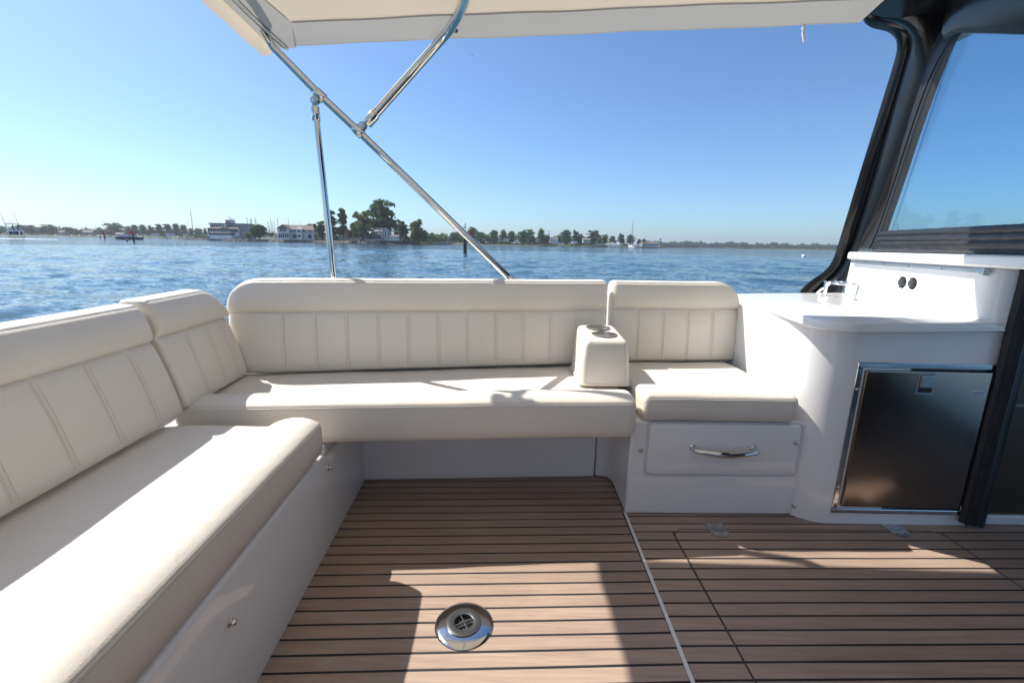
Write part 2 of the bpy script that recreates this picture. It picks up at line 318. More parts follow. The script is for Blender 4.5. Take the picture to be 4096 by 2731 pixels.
def back_cushion(label, A, B, zb, zt, hs, recl=0.12, thick=0.10, RL=0.02, RR=0.02, seams=(), endr=0.022, bulge=0.020):
    A, ex, n, L_ = frame(A, B); h = zt - zb
    def prof():
        P = [(0.035, 0.0), (0.012, 0.004), (0.002, 0.018), (0.0, 0.045)]
        P += [(-0.004*math.sin(math.pi*k/7), 0.045 + (hs-0.06)*k/7) for k in range(1, 7)]
        P += [(0.002, hs-0.012), (0.007, hs-0.004), (0.0095, hs), (0.002, hs+0.004), (-bulge*0.45, hs+0.012), (-bulge*0.85, hs+0.03), (-bulge, hs+0.055), (-bulge*0.92, hs+0.085), (-bulge*0.75, h-0.034), (-0.001-bulge*0.55, h-0.018), (0.001-bulge*0.4, h-0.0105), (0.0060-bulge*0.4, h-0.0095), (0.0055-bulge*0.4, h-0.0050),
              (0.012, h-0.0005), (thick*0.5, h), (thick*0.78, h-0.006), (thick*0.95, h-0.022), (thick, h-0.05), (thick, 0.03), (thick-0.012, 0.004)]
        return P
    P = prof(); ju = 10; 
    base = [endr*(1-math.cos(R(a))) for a in range(0, 91, 10)]; us = base + [L_-x for x in base] + [L_*i/36 for i in range(1, 36)]
    for RD, left in ((RL, 1), (RR, 0)):
        if RD > 0.05:
            for a in range(0, 91, 6): x = RD*(1-math.cos(R(a))); us.append(x if left else L_-x)
    for s_ in seams: us += [s_ + q for q in (-0.03, -0.016, -0.009, -0.005, -0.0025, 0, 0.0025, 0.005, 0.009, 0.016, 0.03)]
    us = sorted(set(round(u, 5) for u in us if 0 <= u <= L_))
    def point(u, d, z, e, hh):
        front = d < thick*0.3 and z < hs
        if front and seams and 0.0 < z < hs-0.002:
            m = min(abs(u-s_) for s_ in seams); fade = min(1, z/0.03)
            d += fade*(0.0034*math.exp(-(m/0.0028)**2) - 0.0020*math.sin(math.pi*min(m/0.13, 1))**0.6)
        if z > hs: z = hs + (z-hs)*(hh-hs)/(h-hs)
        d2 = d + e*(1 - 2*(d+0.02)/(thick+0.02)); z2 = z - e*(z - h/2)/(h/2)*0.8
        p = A + ex*u + n*(d2 + z2*recl); k = wob(p.x, p.y, z)
        return Vector((p.x - n.x*k, p.y - n.y*k, zb + z2 + k*0.6))
    rows = []; info = []
    for u in us:
        e = max(rnd(u, endr), rnd(L_-u, endr)); hh = h - max(rnd(u, RL) if RL > 0.05 else 0, rnd(L_-u, RR) if RR > 0.05 else 0)
        hh = max(hh, hs + 0.02); rows.append([point(u, d, z, e, hh) for d, z in P]); info.append((e, hh))
    mb = MB().grid(rows, closev=True); npf = len(P)
    mb.f.append(tuple(range(npf))); mb.f.append(tuple(range(len(mb.v)-npf, len(mb.v)))); mb.m += [0, 0]
    t = thing('back_cushion', label, 'cushion', A + ex*L_/2 + Vector((0, 0, zb)))
    mb.build('cushion_cover', VINYL, t, smooth=50)
    sm = MB()
    for s_ in seams:
        for off in (-0.0075, 0.0075):
            path = [point(s_+off, -0.004*math.sin(math.pi*max(0, min(1, (z-0.045)/(hs-0.06)))), z, 0, h) - n*0.0012 for z in [0.02 + (hs-0.035)*k/8 for k in range(9)]]; dashes(sm, path, -n)
    i0 = [i for i, u in enumerate(us) if endr < u < L_-endr]
    jt = next(j for j, q in enumerate(P) if q == (-0.001-bulge*0.55, h-0.018)); dashes(sm, [rows[i][jt] - n*0.0006 for i in i0], -n)
    dashes(sm, [rows[i][jt+4] + Vector((0,0,0.0006)) for i in i0], Vector((0,0,1)))
    sm.build('stitching', STITCH, t)['kind'] = 'stuff'
    pp = MB(); pp.tube([rows[i][jt+2] - n*0.0005 for i in i0], 0.0026, 6); pp.build('piping', VINYL, t, smooth=60)
    return t

# ---- deck: base sheet, planks, trim
dk = MB(); dk.prism([(-1.3, -1.2), (3.2, -1.2), (3.2, 2.1), (-1.3, 2.1)], -0.05, -0.0008)
deck = tag(dk.build('deck', CAULK), None, None, None, 'structure')
TL, TRr = math.tan(R(2.6)), math.tan(R(1.6))
def plank(name, x0, x1, yf, yb, parent, tilt, cutL=None, cutR=None, z0=-0.006, ztop=0.0):
    """one plank between the lines y = yf + tilt*x and y = yb + tilt*x, edges a little uneven"""
    N = max(2, int((x1-x0)/0.12)); ch = 0.0012; rows = []
    for i in range(N+1):
        x = x0 + (x1-x0)*i/N; wf = random.uniform(-0.0005, 0.0005); wb = random.uniform(-0.0005, 0.0005)
        e = ch if i in (0, N) else 0; xx_ = x
        yfr, ybk = yf + tilt*x + wf, yb + tilt*x + wb
        rows.append([(xx_, yfr, z0), (xx_, yfr, ztop-ch), (xx_, yfr+ch, ztop-e*0.3), (xx_, ybk-ch, ztop-e*0.3), (xx_, ybk, ztop-ch), (xx_, ybk, z0)])
    mb = MB().grid(rows); mb.f += [tuple(range(6)), tuple(range(6*N, 6*N+6))]; mb.m += [0, 0]
    return mb.build(name, TEAK, parent)
GAP = 0.0061
LBX = lambda y: -0.614 - 0.0494*(y-0.904)      # foot of the left bench
LEFTY = 1.587 + 0.25*TL                          # a caulk line of the left field at x = 0
for k in range(-10, 28):
    y0 = LEFTY - 0.0493*k
    if y0 < 0.25: break
    yf, yb = y0 - 0.0493 + GAP/2, y0 - GAP/2; xr = 0.466 if y0 < 1.66 else 0.4745
    if yb > 2.02: continue
    plank('plank', LBX(y0)-0.004, xr, yf, yb, deck, TL)
RIGHT0 = 1.3355 - 0.47*TRr
hatch = thing('floor_hatch', 'teak-planked floor hatch with two steel hinges in front of the fridge', 'hatch', (1.15, 1.2, 0))
HX0, HX1 = 0.632, 1.690
HT = lambda x: 1.556 + 0.022*(x-0.65)           # far edge of the hatch
for k in range(-8, 22):
    y0 = RIGHT0 - 0.0503*k; yf, yb = y0 - 0.0503 + GAP/2, y0 - GAP/2; ym = (yf+yb)/2 + TRr*1.1
    if y0 < 0.25: break
    if ym > HT(1.1):
        if yb + TRr*0.8 < 1.70: plank('plank', 0.479, 2.6 if yb + TRr*1.3 < 1.62 else 1.30, yf, yb, deck, TRr)
    else:
        plank('plank', 0.479, HX0-0.003, yf, yb, deck, TRr)
        plank('plank', HX0+0.003, HX1-0.003, yf, yb, hatch, TRr)
        plank('plank', HX1+0.003, 2.6, yf, yb, deck, TRr)
tr = MB(); tr.obox((0.4725, 0.98, -0.0005), (0.0055, 0, 0), (0.005, 0.69, 0), (0, 0, 0.0035)); bevel(tr.build('deck_trim', WHITEP, deck), 0.0015, 2)
hr = MB()
pts = [(HX0, 0.25), (HX0-0.002, 1.50), (HX0+0.008, 1.535), (HX0+0.03, 1.556)] + [(0.70+i*0.1, HT(0.70+i*0.1)+0.001) for i in range(10)] + [(1.655, 1.574), (HX1-0.008, 1.557), (HX1, 1.53), (HX1-0.003, 0.25)]
hr.tube([(x, y, -0.0012) for x, y in pts], 0.0024, 6); hr.build('hatch_edge', PLAST, hatch, smooth=60)
def hinge(cx, cy, rot):
    mb = MB(); c = Vector((cx, cy, 0.0))
    def T(p): return (c.x + p[0]*math.cos(rot) - p[1]*math.sin(rot), c.y + p[0]*math.sin(rot) + p[1]*math.cos(rot))
    up_ = [T(p) for p in [(-0.036, 0.003), (-0.012, 0.003), (-0.012, -0.003), (0.014, -0.003), (0.014, 0.003), (0.036, 0.003), (0.036, 0.042), (-0.036, 0.042)]]
    lo_ = [T(p) for p in [(-0.036, 0.001), (-0.014, 0.001), (-0.014, -0.005), (0.016, -0.005), (0.016, 0.001), (0.036, 0.001)] + [(0.036*math.cos(R(a)), -0.012 + 0.034*math.sin(R(a))) for a in range(0, -181, -20)]]
    h = MB().prism(up_, 0.0005, 0.003).build('hinge', STEEL2, hatch)
    lf = MB().prism(lo_, 0.0005, 0.003).build('hinge_leaf', STEEL2, h)
    for p in ((-0.020, 0.027), (0.020, 0.027), (-0.017, -0.024), (0.017, -0.024)):
        q = T(p); MB().lathe([(0.0, 0.0036), (0.003, 0.0044), (0.006, 0.0038), (0.0072, 0.003)], (*q, 0), 12).build('screw', STEEL, h, smooth=60)
    return h
hinge(0.812, 1.553, R(1.6)); hinge(1.522, 1.577, R(1.6))
# ---- table socket in the deck
tsx, tsy = -0.122, 1.088
ts = thing('table_socket', 'round chrome table-leg socket set into the teak deck', 'deck fitting', (tsx, tsy, 0))
MB().lathe([(0.083, 0.0), (0.0835, 0.002), (0.082, 0.0038), (0.070, 0.0068), (0.055, 0.0088), (0.050, 0.0092), (0.046, 0.0092), (0.040, 0.006)], (tsx, tsy, 0), 56).build('flange', STEEL, ts, smooth=50)
MB().lathe([(0.0495, 0.0088), (0.0495, 0.0115), (0.047, 0.0130), (0.030, 0.0132), (0.0275, 0.012), (0.0268, 0.001)], (tsx, tsy, 0), 48).build('insert_ring', PLAST, ts, smooth=40)
MB().lathe([(0.0268, 0.0005), (0.0, 0.0004)], (tsx, tsy, 0), 24).build('socket_floor', RUBBER, ts)
cr_ = MB(); 
for a in (28, 118): cr_.obox((tsx, tsy, 0.0095), (0.0266*math.cos(R(a)), 0.0266*math.sin(R(a)), 0), (-0.0016*math.sin(R(a)), 0.0016*math.cos(R(a)), 0), (0, 0, 0.0022))
cr_.build('cross_bar', STEEL2, ts)
def text_mesh(body, size, ext, loc, rot, mb):
    fc = bpy.data.curves.new('t', 'FONT'); fc.body = body; fc.size = size; fc.extrude = ext; fc.align_x = 'CENTER'; o = bpy.data.objects.new('t', fc); link(o)
    o.location = loc; o.rotation_euler = rot; dg = bpy.context.evaluated_depsgraph_get(); dg.update(); me = bpy.data.meshes.new_from_object(o.evaluated_get(dg)); mw = Matrix.LocRotScale(Vector(loc), __import__('mathutils').Euler(rot), None)
    mb.add([mw @ v.co for v in me.vertices], [tuple(p.vertices) for p in me.polygons]); bpy.data.objects.remove(o); return mb
rl = MB()
def ring_text(txt, r, a0, da, z):
    for i, chx in enumerate(txt):
        a = R(a0 + da*i); text_mesh(chx, 0.0085, 0.0003, (tsx + r*math.cos(a), tsy + r*math.sin(a), z), (0, 0, a + (R(90) if da > 0 else R(-90))), rl)
ring_text('ZWAARDVIS', 0.0375, 170, -15, 0.0131); ring_text('ZWAARDVIS', 0.0375, -10, -15, 0.0131)
rl.build('lettering', RUBBER, ts)['kind'] = 'stuff'

# ---- snap stud
def stud(c, nrm, parent, sc=1.0):
    return MB().lathe([(0.0085*sc, 0), (0.0085*sc, 0.002*sc), (0.0045*sc, 0.003*sc), (0.0042*sc, 0.006*sc), (0.0058*sc, 0.008*sc), (0.005*sc, 0.0105*sc), (0, 0.0115*sc)], c, 14, nrm).build('snap_stud', STEEL, parent, smooth=50)

# ---- bench mouldings
GELS = GEL
lb = thing('bench_base', 'long white fibreglass base under the left bench seat, facing the deck', 'bench base', (-0.85, 0.8, 0))
def slab_wall(mb, p0, p1, thick, z0, z1, r=0.012, drop=None):
    """standing panel from p0 to p1 with a rounded top edge; thickness goes to the left of the run"""
    A, ex, n, L_ = frame(p0, p1)
    prof = [(0, z0), (0, z1-r)] + [(r - r*math.cos(R(a)), z1 - r + r*math.sin(R(a))) for a in (30, 60, 90)] + [(thick-r, z1), (thick, z1-r), (thick, z0)]
    N = 24; rows = []
    for i in range(N+1):
        u = L_*i/N; dz = drop(u/L_) if drop else 0
        rows.append([(A.x + ex.x*u + n.x*d, A.y + ex.y*u + n.y*d, z - (dz if z > z0+0.01 else 0)) for d, z in prof])
    mb.grid(rows); k = len(prof); mb.f += [tuple(range(k)), tuple(range(k*N, k*N+k))]; mb.m += [0, 0]
# the left panel drops in a curved step at its far end
def ldrop(f):
    y = -0.3 + f*2.17
    return 0.0 if y < 1.44 else 0.055*min(1, (y-1.44)/0.04)**0.5 if y < 1.52 else max(0.0, 0.055 - (y-1.52)*0.25)
m_ = MB(); slab_wall(m_, (LBX(-0.3), -0.3), (LBX(1.872), 1.872), 0.40, 0.001, 0.352, 0.012, ldrop); m_.build('base_panel', GELS, lb, smooth=50)
for yq, zq in ((0.835, 0.245), (1.455, 0.287)): stud((LBX(yq)+0.0005, yq, zq), (1, 0, 0), lb, 1.25)
mbse = thing('bench_base', 'recessed white fibreglass base under the long bench seat', 'bench base', (-0.1, 2.0, 0))
m_ = MB(); m_.prism([(-1.06, 1.848), (-0.668, 1.8755), (0.40, 1.949), (0.40, 2.19), (-1.06, 1.93)], 0.001, 0.345); bevel(m_.build('base_panel', GELS, mbse), 0.006, 3)
m_ = MB(); m_.prism([(-1.14, 1.475), (-0.675, 1.515), (-0.675, 1.84), (-1.14, 1.80)], 0.30, 0.3475); bevel(m_.build('corner_shelf', GELS, mbse), 0.008, 3)
du = thing('drawer_unit', 'white fibreglass drawer unit beneath the small right seat cushion', 'cabinet', (0.83, 1.9, 0))
poly = [(0.474, 1.651), (1.26, 1.668), (1.26, 2.24), (0.405, 2.21), (0.405, 1.953), (0.455, 1.942), (0.474, 1.90)]
m_ = MB(); m_.prism(poly, 0.001, 0.405); bevel(m_.build('unit_body', GELS, du, smooth=30), 0.010, 3)
# groove frame and drawer front
dx0, dx1, dz0, dz1 = 0.545, 1.142, 0.186, 0.398
def rrect(x0, x1, z0, z1, r, n=5, tr_=True):
    P = []
    for (cx, cz, a) in ((x0+r, z0+r, 180), (x1-r, z0+r, 270), (x1-r, z1-r, 0), (x0+r, z1-r, 90)): P += arc((cx, cz), r, a, a+90, n)
    return P
def panel(mb, P, yfn, depth, rr=0.006, mi=0):
    """rounded front panel in the x-z plane, front face at yfn(x), bevelled edge"""
    cx = sum(p[0] for p in P)/len(P); cz = sum(p[1] for p in P)/len(P); hx = max(p[0] for p in P)-cx; hz = max(p[1] for p in P)-cz
    rows = []
    for ins, dy in ((0, depth), (0, rr), (rr*0.3, rr*0.3), (rr, 0)):
        rows.append([(cx + (x-cx)*(hx-ins)/hx, yfn(x) + dy, cz + (z-cz)*(hz-ins)/hz) for x, z in P])
    mb.grid(rows, closev=True, mi=mi); n_ = len(P); b = len(mb.v); mb.f.append(tuple(range(b-n_, b))); mb.m.append(mi); return mb
uf = lambda x: 1.651 + (x-0.474)*0.0216
panel(MB(), rrect(dx0-0.012, dx1+0.012, dz0-0.013, dz1+0.006, 0.022), lambda x: uf(x)-0.0012, 0.004, 0.001).build('drawer_groove', pmat('groove_gelcoat', (0.62, 0.63, 0.64), 0.3, var=0.05), du)
drw = panel(MB(), rrect(dx0, dx1, dz0, dz1, 0.018), lambda x: uf(x)-0.014, 0.0125, 0.0045).build('drawer', GELS, du, smooth=40)
hy = uf(0.84)-0.014
hp = [(0.718, hy, 0.300), (0.718, hy-0.018, 0.300)] + [(0.722 + 0.233*i/10, hy-0.030 - 0.020*math.sin(math.pi*i/10), 0.300 - 0.005*math.sin(math.pi*i/10) ) for i in range(11)] + [(0.958, hy-0.018, 0.303), (0.958, hy, 0.303)]
MB().tube(hp, [0.0095, 0.0095] + [0.0095 + 0.004*math.sin(math.pi*i/10) for i in range(11)] + [0.0095, 0.0095], 16).build('handle', STEEL, drw, smooth=60)
for x in (0.718, 0.958): MB().lathe([(0.0145, 0), (0.0145, 0.002), (0.0115, 0.005), (0.009, 0.008)], (x, hy, 0.3015), 18, (0, -1, 0)).build('handle_foot', STEEL, drw, smooth=50)
for x, z in ((0.517, 0.280), (1.166, 0.045)): stud((x, uf(x)-0.0005, z), (0, -1, 0), du)
stud((1.122, uf(1.122)-0.0142, 0.325), (0, -1, 0), du)

# ---- cushions
def spaced(L_, first, step): 
    out = []; s_ = first
    while s_ < L_-0.03: out.append(s_); s_ += step
    return out
back_cushion('long cream back cushion along the left bench, nearest the camera', (-0.985, -0.30), (-1.088, 1.428), 0.486, 0.862, 0.252, 0.29, 0.105, 0.02, 0.03, seams=[x for x in np.arange(1.728-0.115, 0.1, -0.147)])
back_cushion('short cream back cushion in the corner between the left and long benches', (-1.092, 1.446), (-1.130, 1.870), 0.497, 0.873, 0.250, 0.27, 0.10, 0.02, 0.125, seams=[0.13, 0.25, 0.345])
ma, mb2 = (-1.205, 1.8605), (0.468, 2.172)
mlen = math.dist(ma, mb2)
back_cushion('longest cream back cushion behind the long bench, with rounded left shoulder', ma, mb2, 0.494, 0.905, 0.268, 0.09, 0.10, 0.125, 0.025, seams=[x for x in np.arange(0.215, mlen-0.05, 0.1335)])
back_cushion('small cream back cushion beside the galley, with rounded right shoulder', (0.492, 2.187), (1.150, 2.247), 0.499, 0.902, 0.268, 0.09, 0.10, 0.025, 0.12, seams=[0.135, 0.265, 0.395, 0.525])
seat_cushion('long cream seat cushion of the left bench, brightly sunlit in the foreground', (-0.555, -0.30), (-0.628, 1.402), 0.515, 0.535, 0.484, 0.362, bol=0.019)
seat_cushion('long cream seat cushion below the longest back cushion', (-1.165, 1.455), (0.478, 1.602), 0.47, 0.60, 0.500, 0.354)
seat_cushion('small cream seat cushion on the white drawer unit', (0.508, 1.630), (1.112, 1.640), 0.60, 0.62, 0.512, 0.412)

# ---- cup holder console on the seat
ch = thing('cup_holder_console', 'cream padded console with two steel cup holders on the long seat', 'cup holder', (0.39, 1.95, 0.495))
def console():
    rows = []
    #  height, x0, x1, yfront, yback
    lev = [(0.497, 0.290, 0.490, 1.800, 2.095, 0.02), (0.503, 0.283, 0.497, 1.792, 2.095, 0.024), (0.510, 0.286, 0.495, 1.795, 2.095, 0.022), (0.56, 0.291, 0.492, 1.800, 2.095, 0.022), (0.62, 0.296, 0.488, 1.806, 2.095, 0.020), (0.655, 0.300, 0.484, 1.812, 2.095, 0.018),
           (0.674, 0.303, 0.481, 1.816, 2.095, 0.018), (0.683, 0.308, 0.476, 1.822, 2.093, 0.017), (0.688, 0.316, 0.468, 1.832, 2.090, 0.015), (0.6895, 0.326, 0.458, 1.846, 2.085, 0.013)]
    for z, x0, x1, y0, y1, r in lev:
        P = []
        for cx, cy, a in ((x0+r, y0+r, 180), (x1-r, y0+r, 270), (x1-r, y1-r, 0), (x0+r, y1-r, 90)): P += arc((cx, cy), r, a, a+90, 5)
        rows.append([(x, y, z + 0.045*max(0, (z-0.6)/0.09)*(y-1.85)/0.25*0.35) for x, y in P])
    mb = MB().grid(rows, closev=True); n_ = len(rows[0]); b = len(mb.v); mb.f += [tuple(range(b-n_, b)), tuple(range(n_))]; mb.m += [0, 0]
    return mb, rows
mb, crow = console(); mb.build('console_cover', VINYL, ch, smooth=50)
sm = MB()
for j in (0, 5, 6, 11): dashes(sm, [Vector(crow[i][j]) + Vector((0, -0.0008, 0.0004)) for i in range(2, 10)], Vector((0, -1, 0.2)))
sm.build('stitching', STITCH, ch)['kind'] = 'stuff'
pp = MB(); pp.tube([Vector(p) for p in crow[1]] + [Vector(crow[1][0])], 0.004, 6); pp.build('piping', VINYL, ch, smooth=60)
for x, y in ((0.398, 1.912), (0.391, 2.030)):
    zt_ = 0.6895 + 0.045*(y-1.85)/0.25*0.35 + 0.0015
    c = MB().lathe([(0.044, -0.0005), (0.0545, 0.0005), (0.0550, 0.0030), (0.0500, 0.0042), (0.0470, 0.0030), (0.0455, -0.004)], (x, y, zt_), 40).build('cup', STEEL2, ch, smooth=50)
    MB().lathe([(0.0465, 0.0035), (0.0425, 0.0037), (0.0, 0.0038)], (x, y, zt_), 32).build('cup_well', pmat('cup_inside', (0.35, 0.34, 0.33), 0.28, metal=1, var=0.3, vscale=30), c)

# ---- galley cabinet
gc = thing('galley_cabinet', 'white galley cabinet with rounded corner and light grey countertop', 'cabinet', (1.5, 1.95, 0))
body = [(1.150, 2.40), (1.118, 1.80)] + arc((1.285, 1.770), 0.160, 175, 270, 12)[1:] + [(1.83, 1.617), (1.83, 2.40)]
m_ = MB(); m_.prism(body, 0.001, 0.794); m_.build('cabinet_body', GELS, gc, smooth=35)
ctop = [(1.192, 2.432), (1.078, 1.640)] + arc((1.185, 1.608), 0.108, 165, 262, 12)[1:] + [(1.386, 1.523), (1.642, 1.561), (1.742, 1.578), (1.752, 1.590), (1.768, 1.66), (1.86, 2.02), (1.945, 2.46), (1.945, 2.62), (1.45, 2.50)]
m_ = MB(); m_.prism(ctop, 0.7945, 0.830, bev=0.005); m_.build('countertop', COUNTER, gc, smooth=40)
stud((1.1205, 1.735, 0.50), (-1, -0.15, 0), gc); stud((1.795, 1.6165, 0.036), (0, -1, 0), gc)
# ---- refrigerator
rf = thing('refrigerator', 'dark stainless steel built-in refrigerator in the galley cabinet', 'refrigerator', (1.54, 1.60, 0.05))
fy = 1.6165
def bar(x0, x1, z0, z1, y0, y1): return MB().box((x0, y0, z0), (x1, y1, z1))
for (x0, x1, z0, z1) in ((1.277, 1.808, 0.648, 0.669), (1.277, 1.808, 0.052, 0.072), (1.277, 1.298, 0.0725, 0.6475), (1.787, 1.808, 0.0725, 0.6475)):
    bevel(bar(x0, x1, z0, z1, fy-0.012, fy).build('fridge_frame', STEEL, rf), 0.003, 2)
bar(1.2985, 1.7865, 0.0725, 0.6475, fy-0.004, fy).build('gasket', RUBBER, rf)
dr = panel(MB(), rrect(1.307, 1.770, 0.085, 0.640, 0.004), lambda x: fy-0.020, 0.0155, 0.003).build('fridge_door', BRUSH, rf, smooth=40)
panel(MB(), rrect(1.4965, 1.5625, 0.553, 0.6375, 0.005), lambda x: fy-0.0225, 0.002, 0.001).build('latch_plate', STEEL2, dr)
panel(MB(), rrect(1.504, 1.555, 0.561, 0.630, 0.004), lambda x: fy-0.0235, 0.001, 0.0005).build('latch_recess', RUBBER, dr)
panel(MB(), rrect(1.505, 1.554, 0.579, 0.629, 0.004), lambda x: fy-0.0285, 0.0045, 0.003).build('latch_handle', STEEL2, dr)
panel(MB(), rrect(1.702, 1.752, 0.5565, 0.5715, 0.002), lambda x: fy-0.0212, 0.001, 0.0003).build('badge', BADGE_W, dr)
panel(MB(), rrect(1.704, 1.750, 0.5580, 0.5595, 0.0005), lambda x: fy-0.0219, 0.0004, 0.0001).build('badge_line', BADGE_B, dr)
text_mesh('isotherm', 0.0125, 0.0002, (1.727, fy-0.0221, 0.5613), (R(90), 0, 0), MB()).build('badge_lettering', BADGE_B, dr)['kind'] = 'stuff'
for x, z in ((1.2875, 0.565), (1.2875, 0.165), (1.7975, 0.565), (1.7975, 0.165)):
    MB().lathe([(0.006, 0), (0.006, 0.001), (0.004, 0.0028), (0, 0.0032)], (x, fy-0.012, z), 12, (0, -1, 0)).build('screw', STEEL, rf, smooth=50)
# ---- bulkhead: splash wall, shelf, track, sockets
BN = Vector((0.981, -0.194, 0)).normalized(); BD = BN.dot(Vector((1.905, 2.60, 0)))
BT = Vector((BN.y, -BN.x, 0))                   # runs towards the camera along the bulkhead
B0 = Vector((1.915, 2.655, 0)); B0 = B0 + BN*(BD - BN.dot(B0))
def bp(s, off, z): p = B0 + BT*s - BN*off; return Vector((p.x, p.y, z))
bk = thing('cabin_bulkhead', 'white bulkhead behind the countertop with a shelf and two sockets', 'bulkhead', bp(0.5, 0, 0.4))
m_ = MB(); rows = []
for s in np.linspace(0.06, 1.00, 12): rows.append([bp(s, 0, 0.80), bp(s, 0, 1.0195), bp(s, -0.10, 1.0195), bp(s, -0.10, 0.80)])
endp = []
for a in range(0, 91, 15):
    c = bp(1.00, -0.06, 0); q = c + BN*(-0.06*math.cos(R(a))) + BT*(0.06*math.sin(R(a))); endp.append(q)
for q in endp[1:]: rows.append([Vector((q.x, q.y, 0.80)), Vector((q.x, q.y, 1.0195)), Vector((q.x + 0.05, q.y + 0.05, 1.0195)), Vector((q.x + 0.05, q.y + 0.05, 0.80))])
q = endp[-1] + Vector((0.16, 0.004, 0)); rows.append([Vector((q.x, q.y, 0.80)), Vector((q.x, q.y, 1.0195)), Vector((q.x, q.y+0.05, 1.0195)), Vector((q.x, q.y+0.05, 0.80))])
m_.grid(rows, closev=True); m_.build('splash_wall', GELS, bk, smooth=40)
sh = [bp(0.105, 0.035, 0), bp(0.5, 0.035, 0), bp(1.30, 0.035, 0), bp(1.30, -0.30, 0), bp(0.105, -0.30, 0)]
m_ = MB(); m_.prism([(p.x, p.y) for p in sh], 1.020, 1.062, bev=0.008); m_.build('shelf', COUNTER, bk, smooth=40)
m_ = MB(); a, b = bp(0.115, 0.010, 1.010), bp(1.02, 0.010, 1.003); ex = (b-a).normalized(); m_.obox((a+b)/2, ex*(b-a).length/2, -BN*0.0095, (0, 0, 0.008)); trk = m_.build('curtain_track', ALU, bk); bevel(trk, 0.002, 2)
for f in (0.02, 0.17, 0.34, 0.55, 0.78): p = a + (b-a)*f - BN*0.0098; MB().lathe([(0.0035, 0), (0.0030, 0.0012), (0, 0.0015)], p, 10, -BN).build('screw', PLAST, trk)
m_ = MB(); m_.obox(b - BN*0.002 + ex*0.006, ex*0.009, -BN*0.011, (0, 0, 0.013)); bevel(m_.build('track_end', ALU, trk), 0.003, 2)
for px, py in ((3611, 1129), (3652, 1134)):
    c = on(px, py, BN, BD); c = c - BN*0.0005
    so = MB().lathe([(0.020, 0), (0.020, 0.003), (0.0175, 0.007), (0.0165, 0.011), (0.014, 0.0125), (0, 0.0125)], c, 24, -BN).build('socket_cap', PLAST, bk, smooth=40)
    MB().obox(c + Vector((0, 0, 0.019)) - BN*0.006, BT*0.006, BN*0.005, (0, 0, 0.007)).build('socket_tab', PLAST, so); m2 = MB(); m2.obox(c - Vector((0, 0, 0.019)) - BN*0.006, BT*0.005, BN*0.004, (0, 0, 0.005)); m2.build('socket_tab', PLAST, so)
    MB().lathe([(0.0265, 0), (0.0255, 0.002), (0.0205, 0.003)], c, 28, -BN).build('socket_flange', RUBBER, so, smooth=40)
# ---- drink rack on the counter
ck = thing('cup_rack', 'polished steel rack with two open rings standing on the countertop', 'drink rack', (1.70, 2.33, 0.83))
p1, p2 = Vector((1.705, 2.235, 0.83)), Vector((1.655, 2.40, 0.83))
for p, lean in ((p1, 0.006), (p2, 0.004)):
    m_ = MB(); m_.obox(p + Vector((lean/2, 0, 0.037)), (0.0095, 0, 0), (0, 0.006, 0), (lean/2, 0, 0.035)); bevel(m_.build('post', STEEL, ck, smooth=40), 0.004, 3)
    MB().lathe([(0.018, 0.0005), (0.018, 0.0025), (0.012, 0.004), (0, 0.004)], p, 20).build('post_foot', STEEL, ck, smooth=50)
for c, a0, a1 in ((Vector((1.668, 2.285, 0.904)), -60, 235), (Vector((1.704, 2.395, 0.904)), 120, 415)):
    pts = [c + Vector((0.052*math.cos(R(a0+(a1-a0)*i/28)), 0.052*math.sin(R(a0+(a1-a0)*i/28)), 0)) for i in range(29)]
    MB().tube(pts, 0.0042, 10).build('ring', STEEL, ck, smooth=60)
    for q in (pts[0], pts[-1]): MB().lathe([(0, -0.0065), (0.0046, -0.0046), (0.0065, 0), (0.0046, 0.0046), (0, 0.0065)], q, 14).build('ball_tip', STEEL, ck, smooth=80)

# ---- black cabin frame: corner pillar sweeping into the hardtop
t6 = zone(3000, 0, 1096/1719); t7 = zone(2900, 950, 1196/2352); t5 = zone(800, 0, 1300/2352)
def poly3(lst, n=60):
    P = [at(*q, Y) for q, Y in lst]; d = [0]
    for i in range(1, len(P)): d.append(d[-1] + (P[i]-P[i-1]).length)
    out = []
    for k in range(n):
        s = d[-1]*k/(n-1); i = max(j for j in range(len(d)) if d[j] <= s + 1e-9); i = min(i, len(P)-2)
        f = (s-d[i])/max(d[i+1]-d[i], 1e-6)
        # Catmull-Rom
        p0, p1_, p2_, p3 = P[max(i-1, 0)], P[i], P[i+1], P[min(i+2, len(P)-1)]
        m1 = (p2_-p0)*0.5; m2 = (p3-p1_)*0.5
        if i == 0: m1 = p2_-p1_
        if i == len(P)-2: m2 = p2_-p1_
        h1 = 2*f**3-3*f**2+1; h2 = f**3-2*f**2+f; h3 = -2*f**3+3*f**2; h4 = f**3-f**2
        out.append(p1_*h1 + m1*h2 + p2_*h3 + m2*h4)
    for it in range(6): out = [out[0]] + [(out[i-1] + out[i]*2 + out[i+1])*0.25 for i in range(1, n-1)] + [out[-1]]
    return out
OUT = poly3([(t7(560, 470), 2.70), (t7(590, 418), 2.70), (t7(640, 352), 2.70), (t7(730, 305), 2.695), (t7(800, 268), 2.69), (t7(850, 190), 2.68), (t7(880, 85), 2.66), (t6(600, 1380), 2.61), (t6(700, 1050), 2.545), (t6(820, 665), 2.48), (t6(925, 320), 2.42), (t6(938, 260), 2.41), (t6(925, 210), 2.40), (t6(885, 172), 2.385), (t6(830, 162), 2.36), (t6(760, 158), 2.34), (t6(715, 130), 2.32), (t6(692, 85), 2.31), (t6(688, -30), 2.30)])
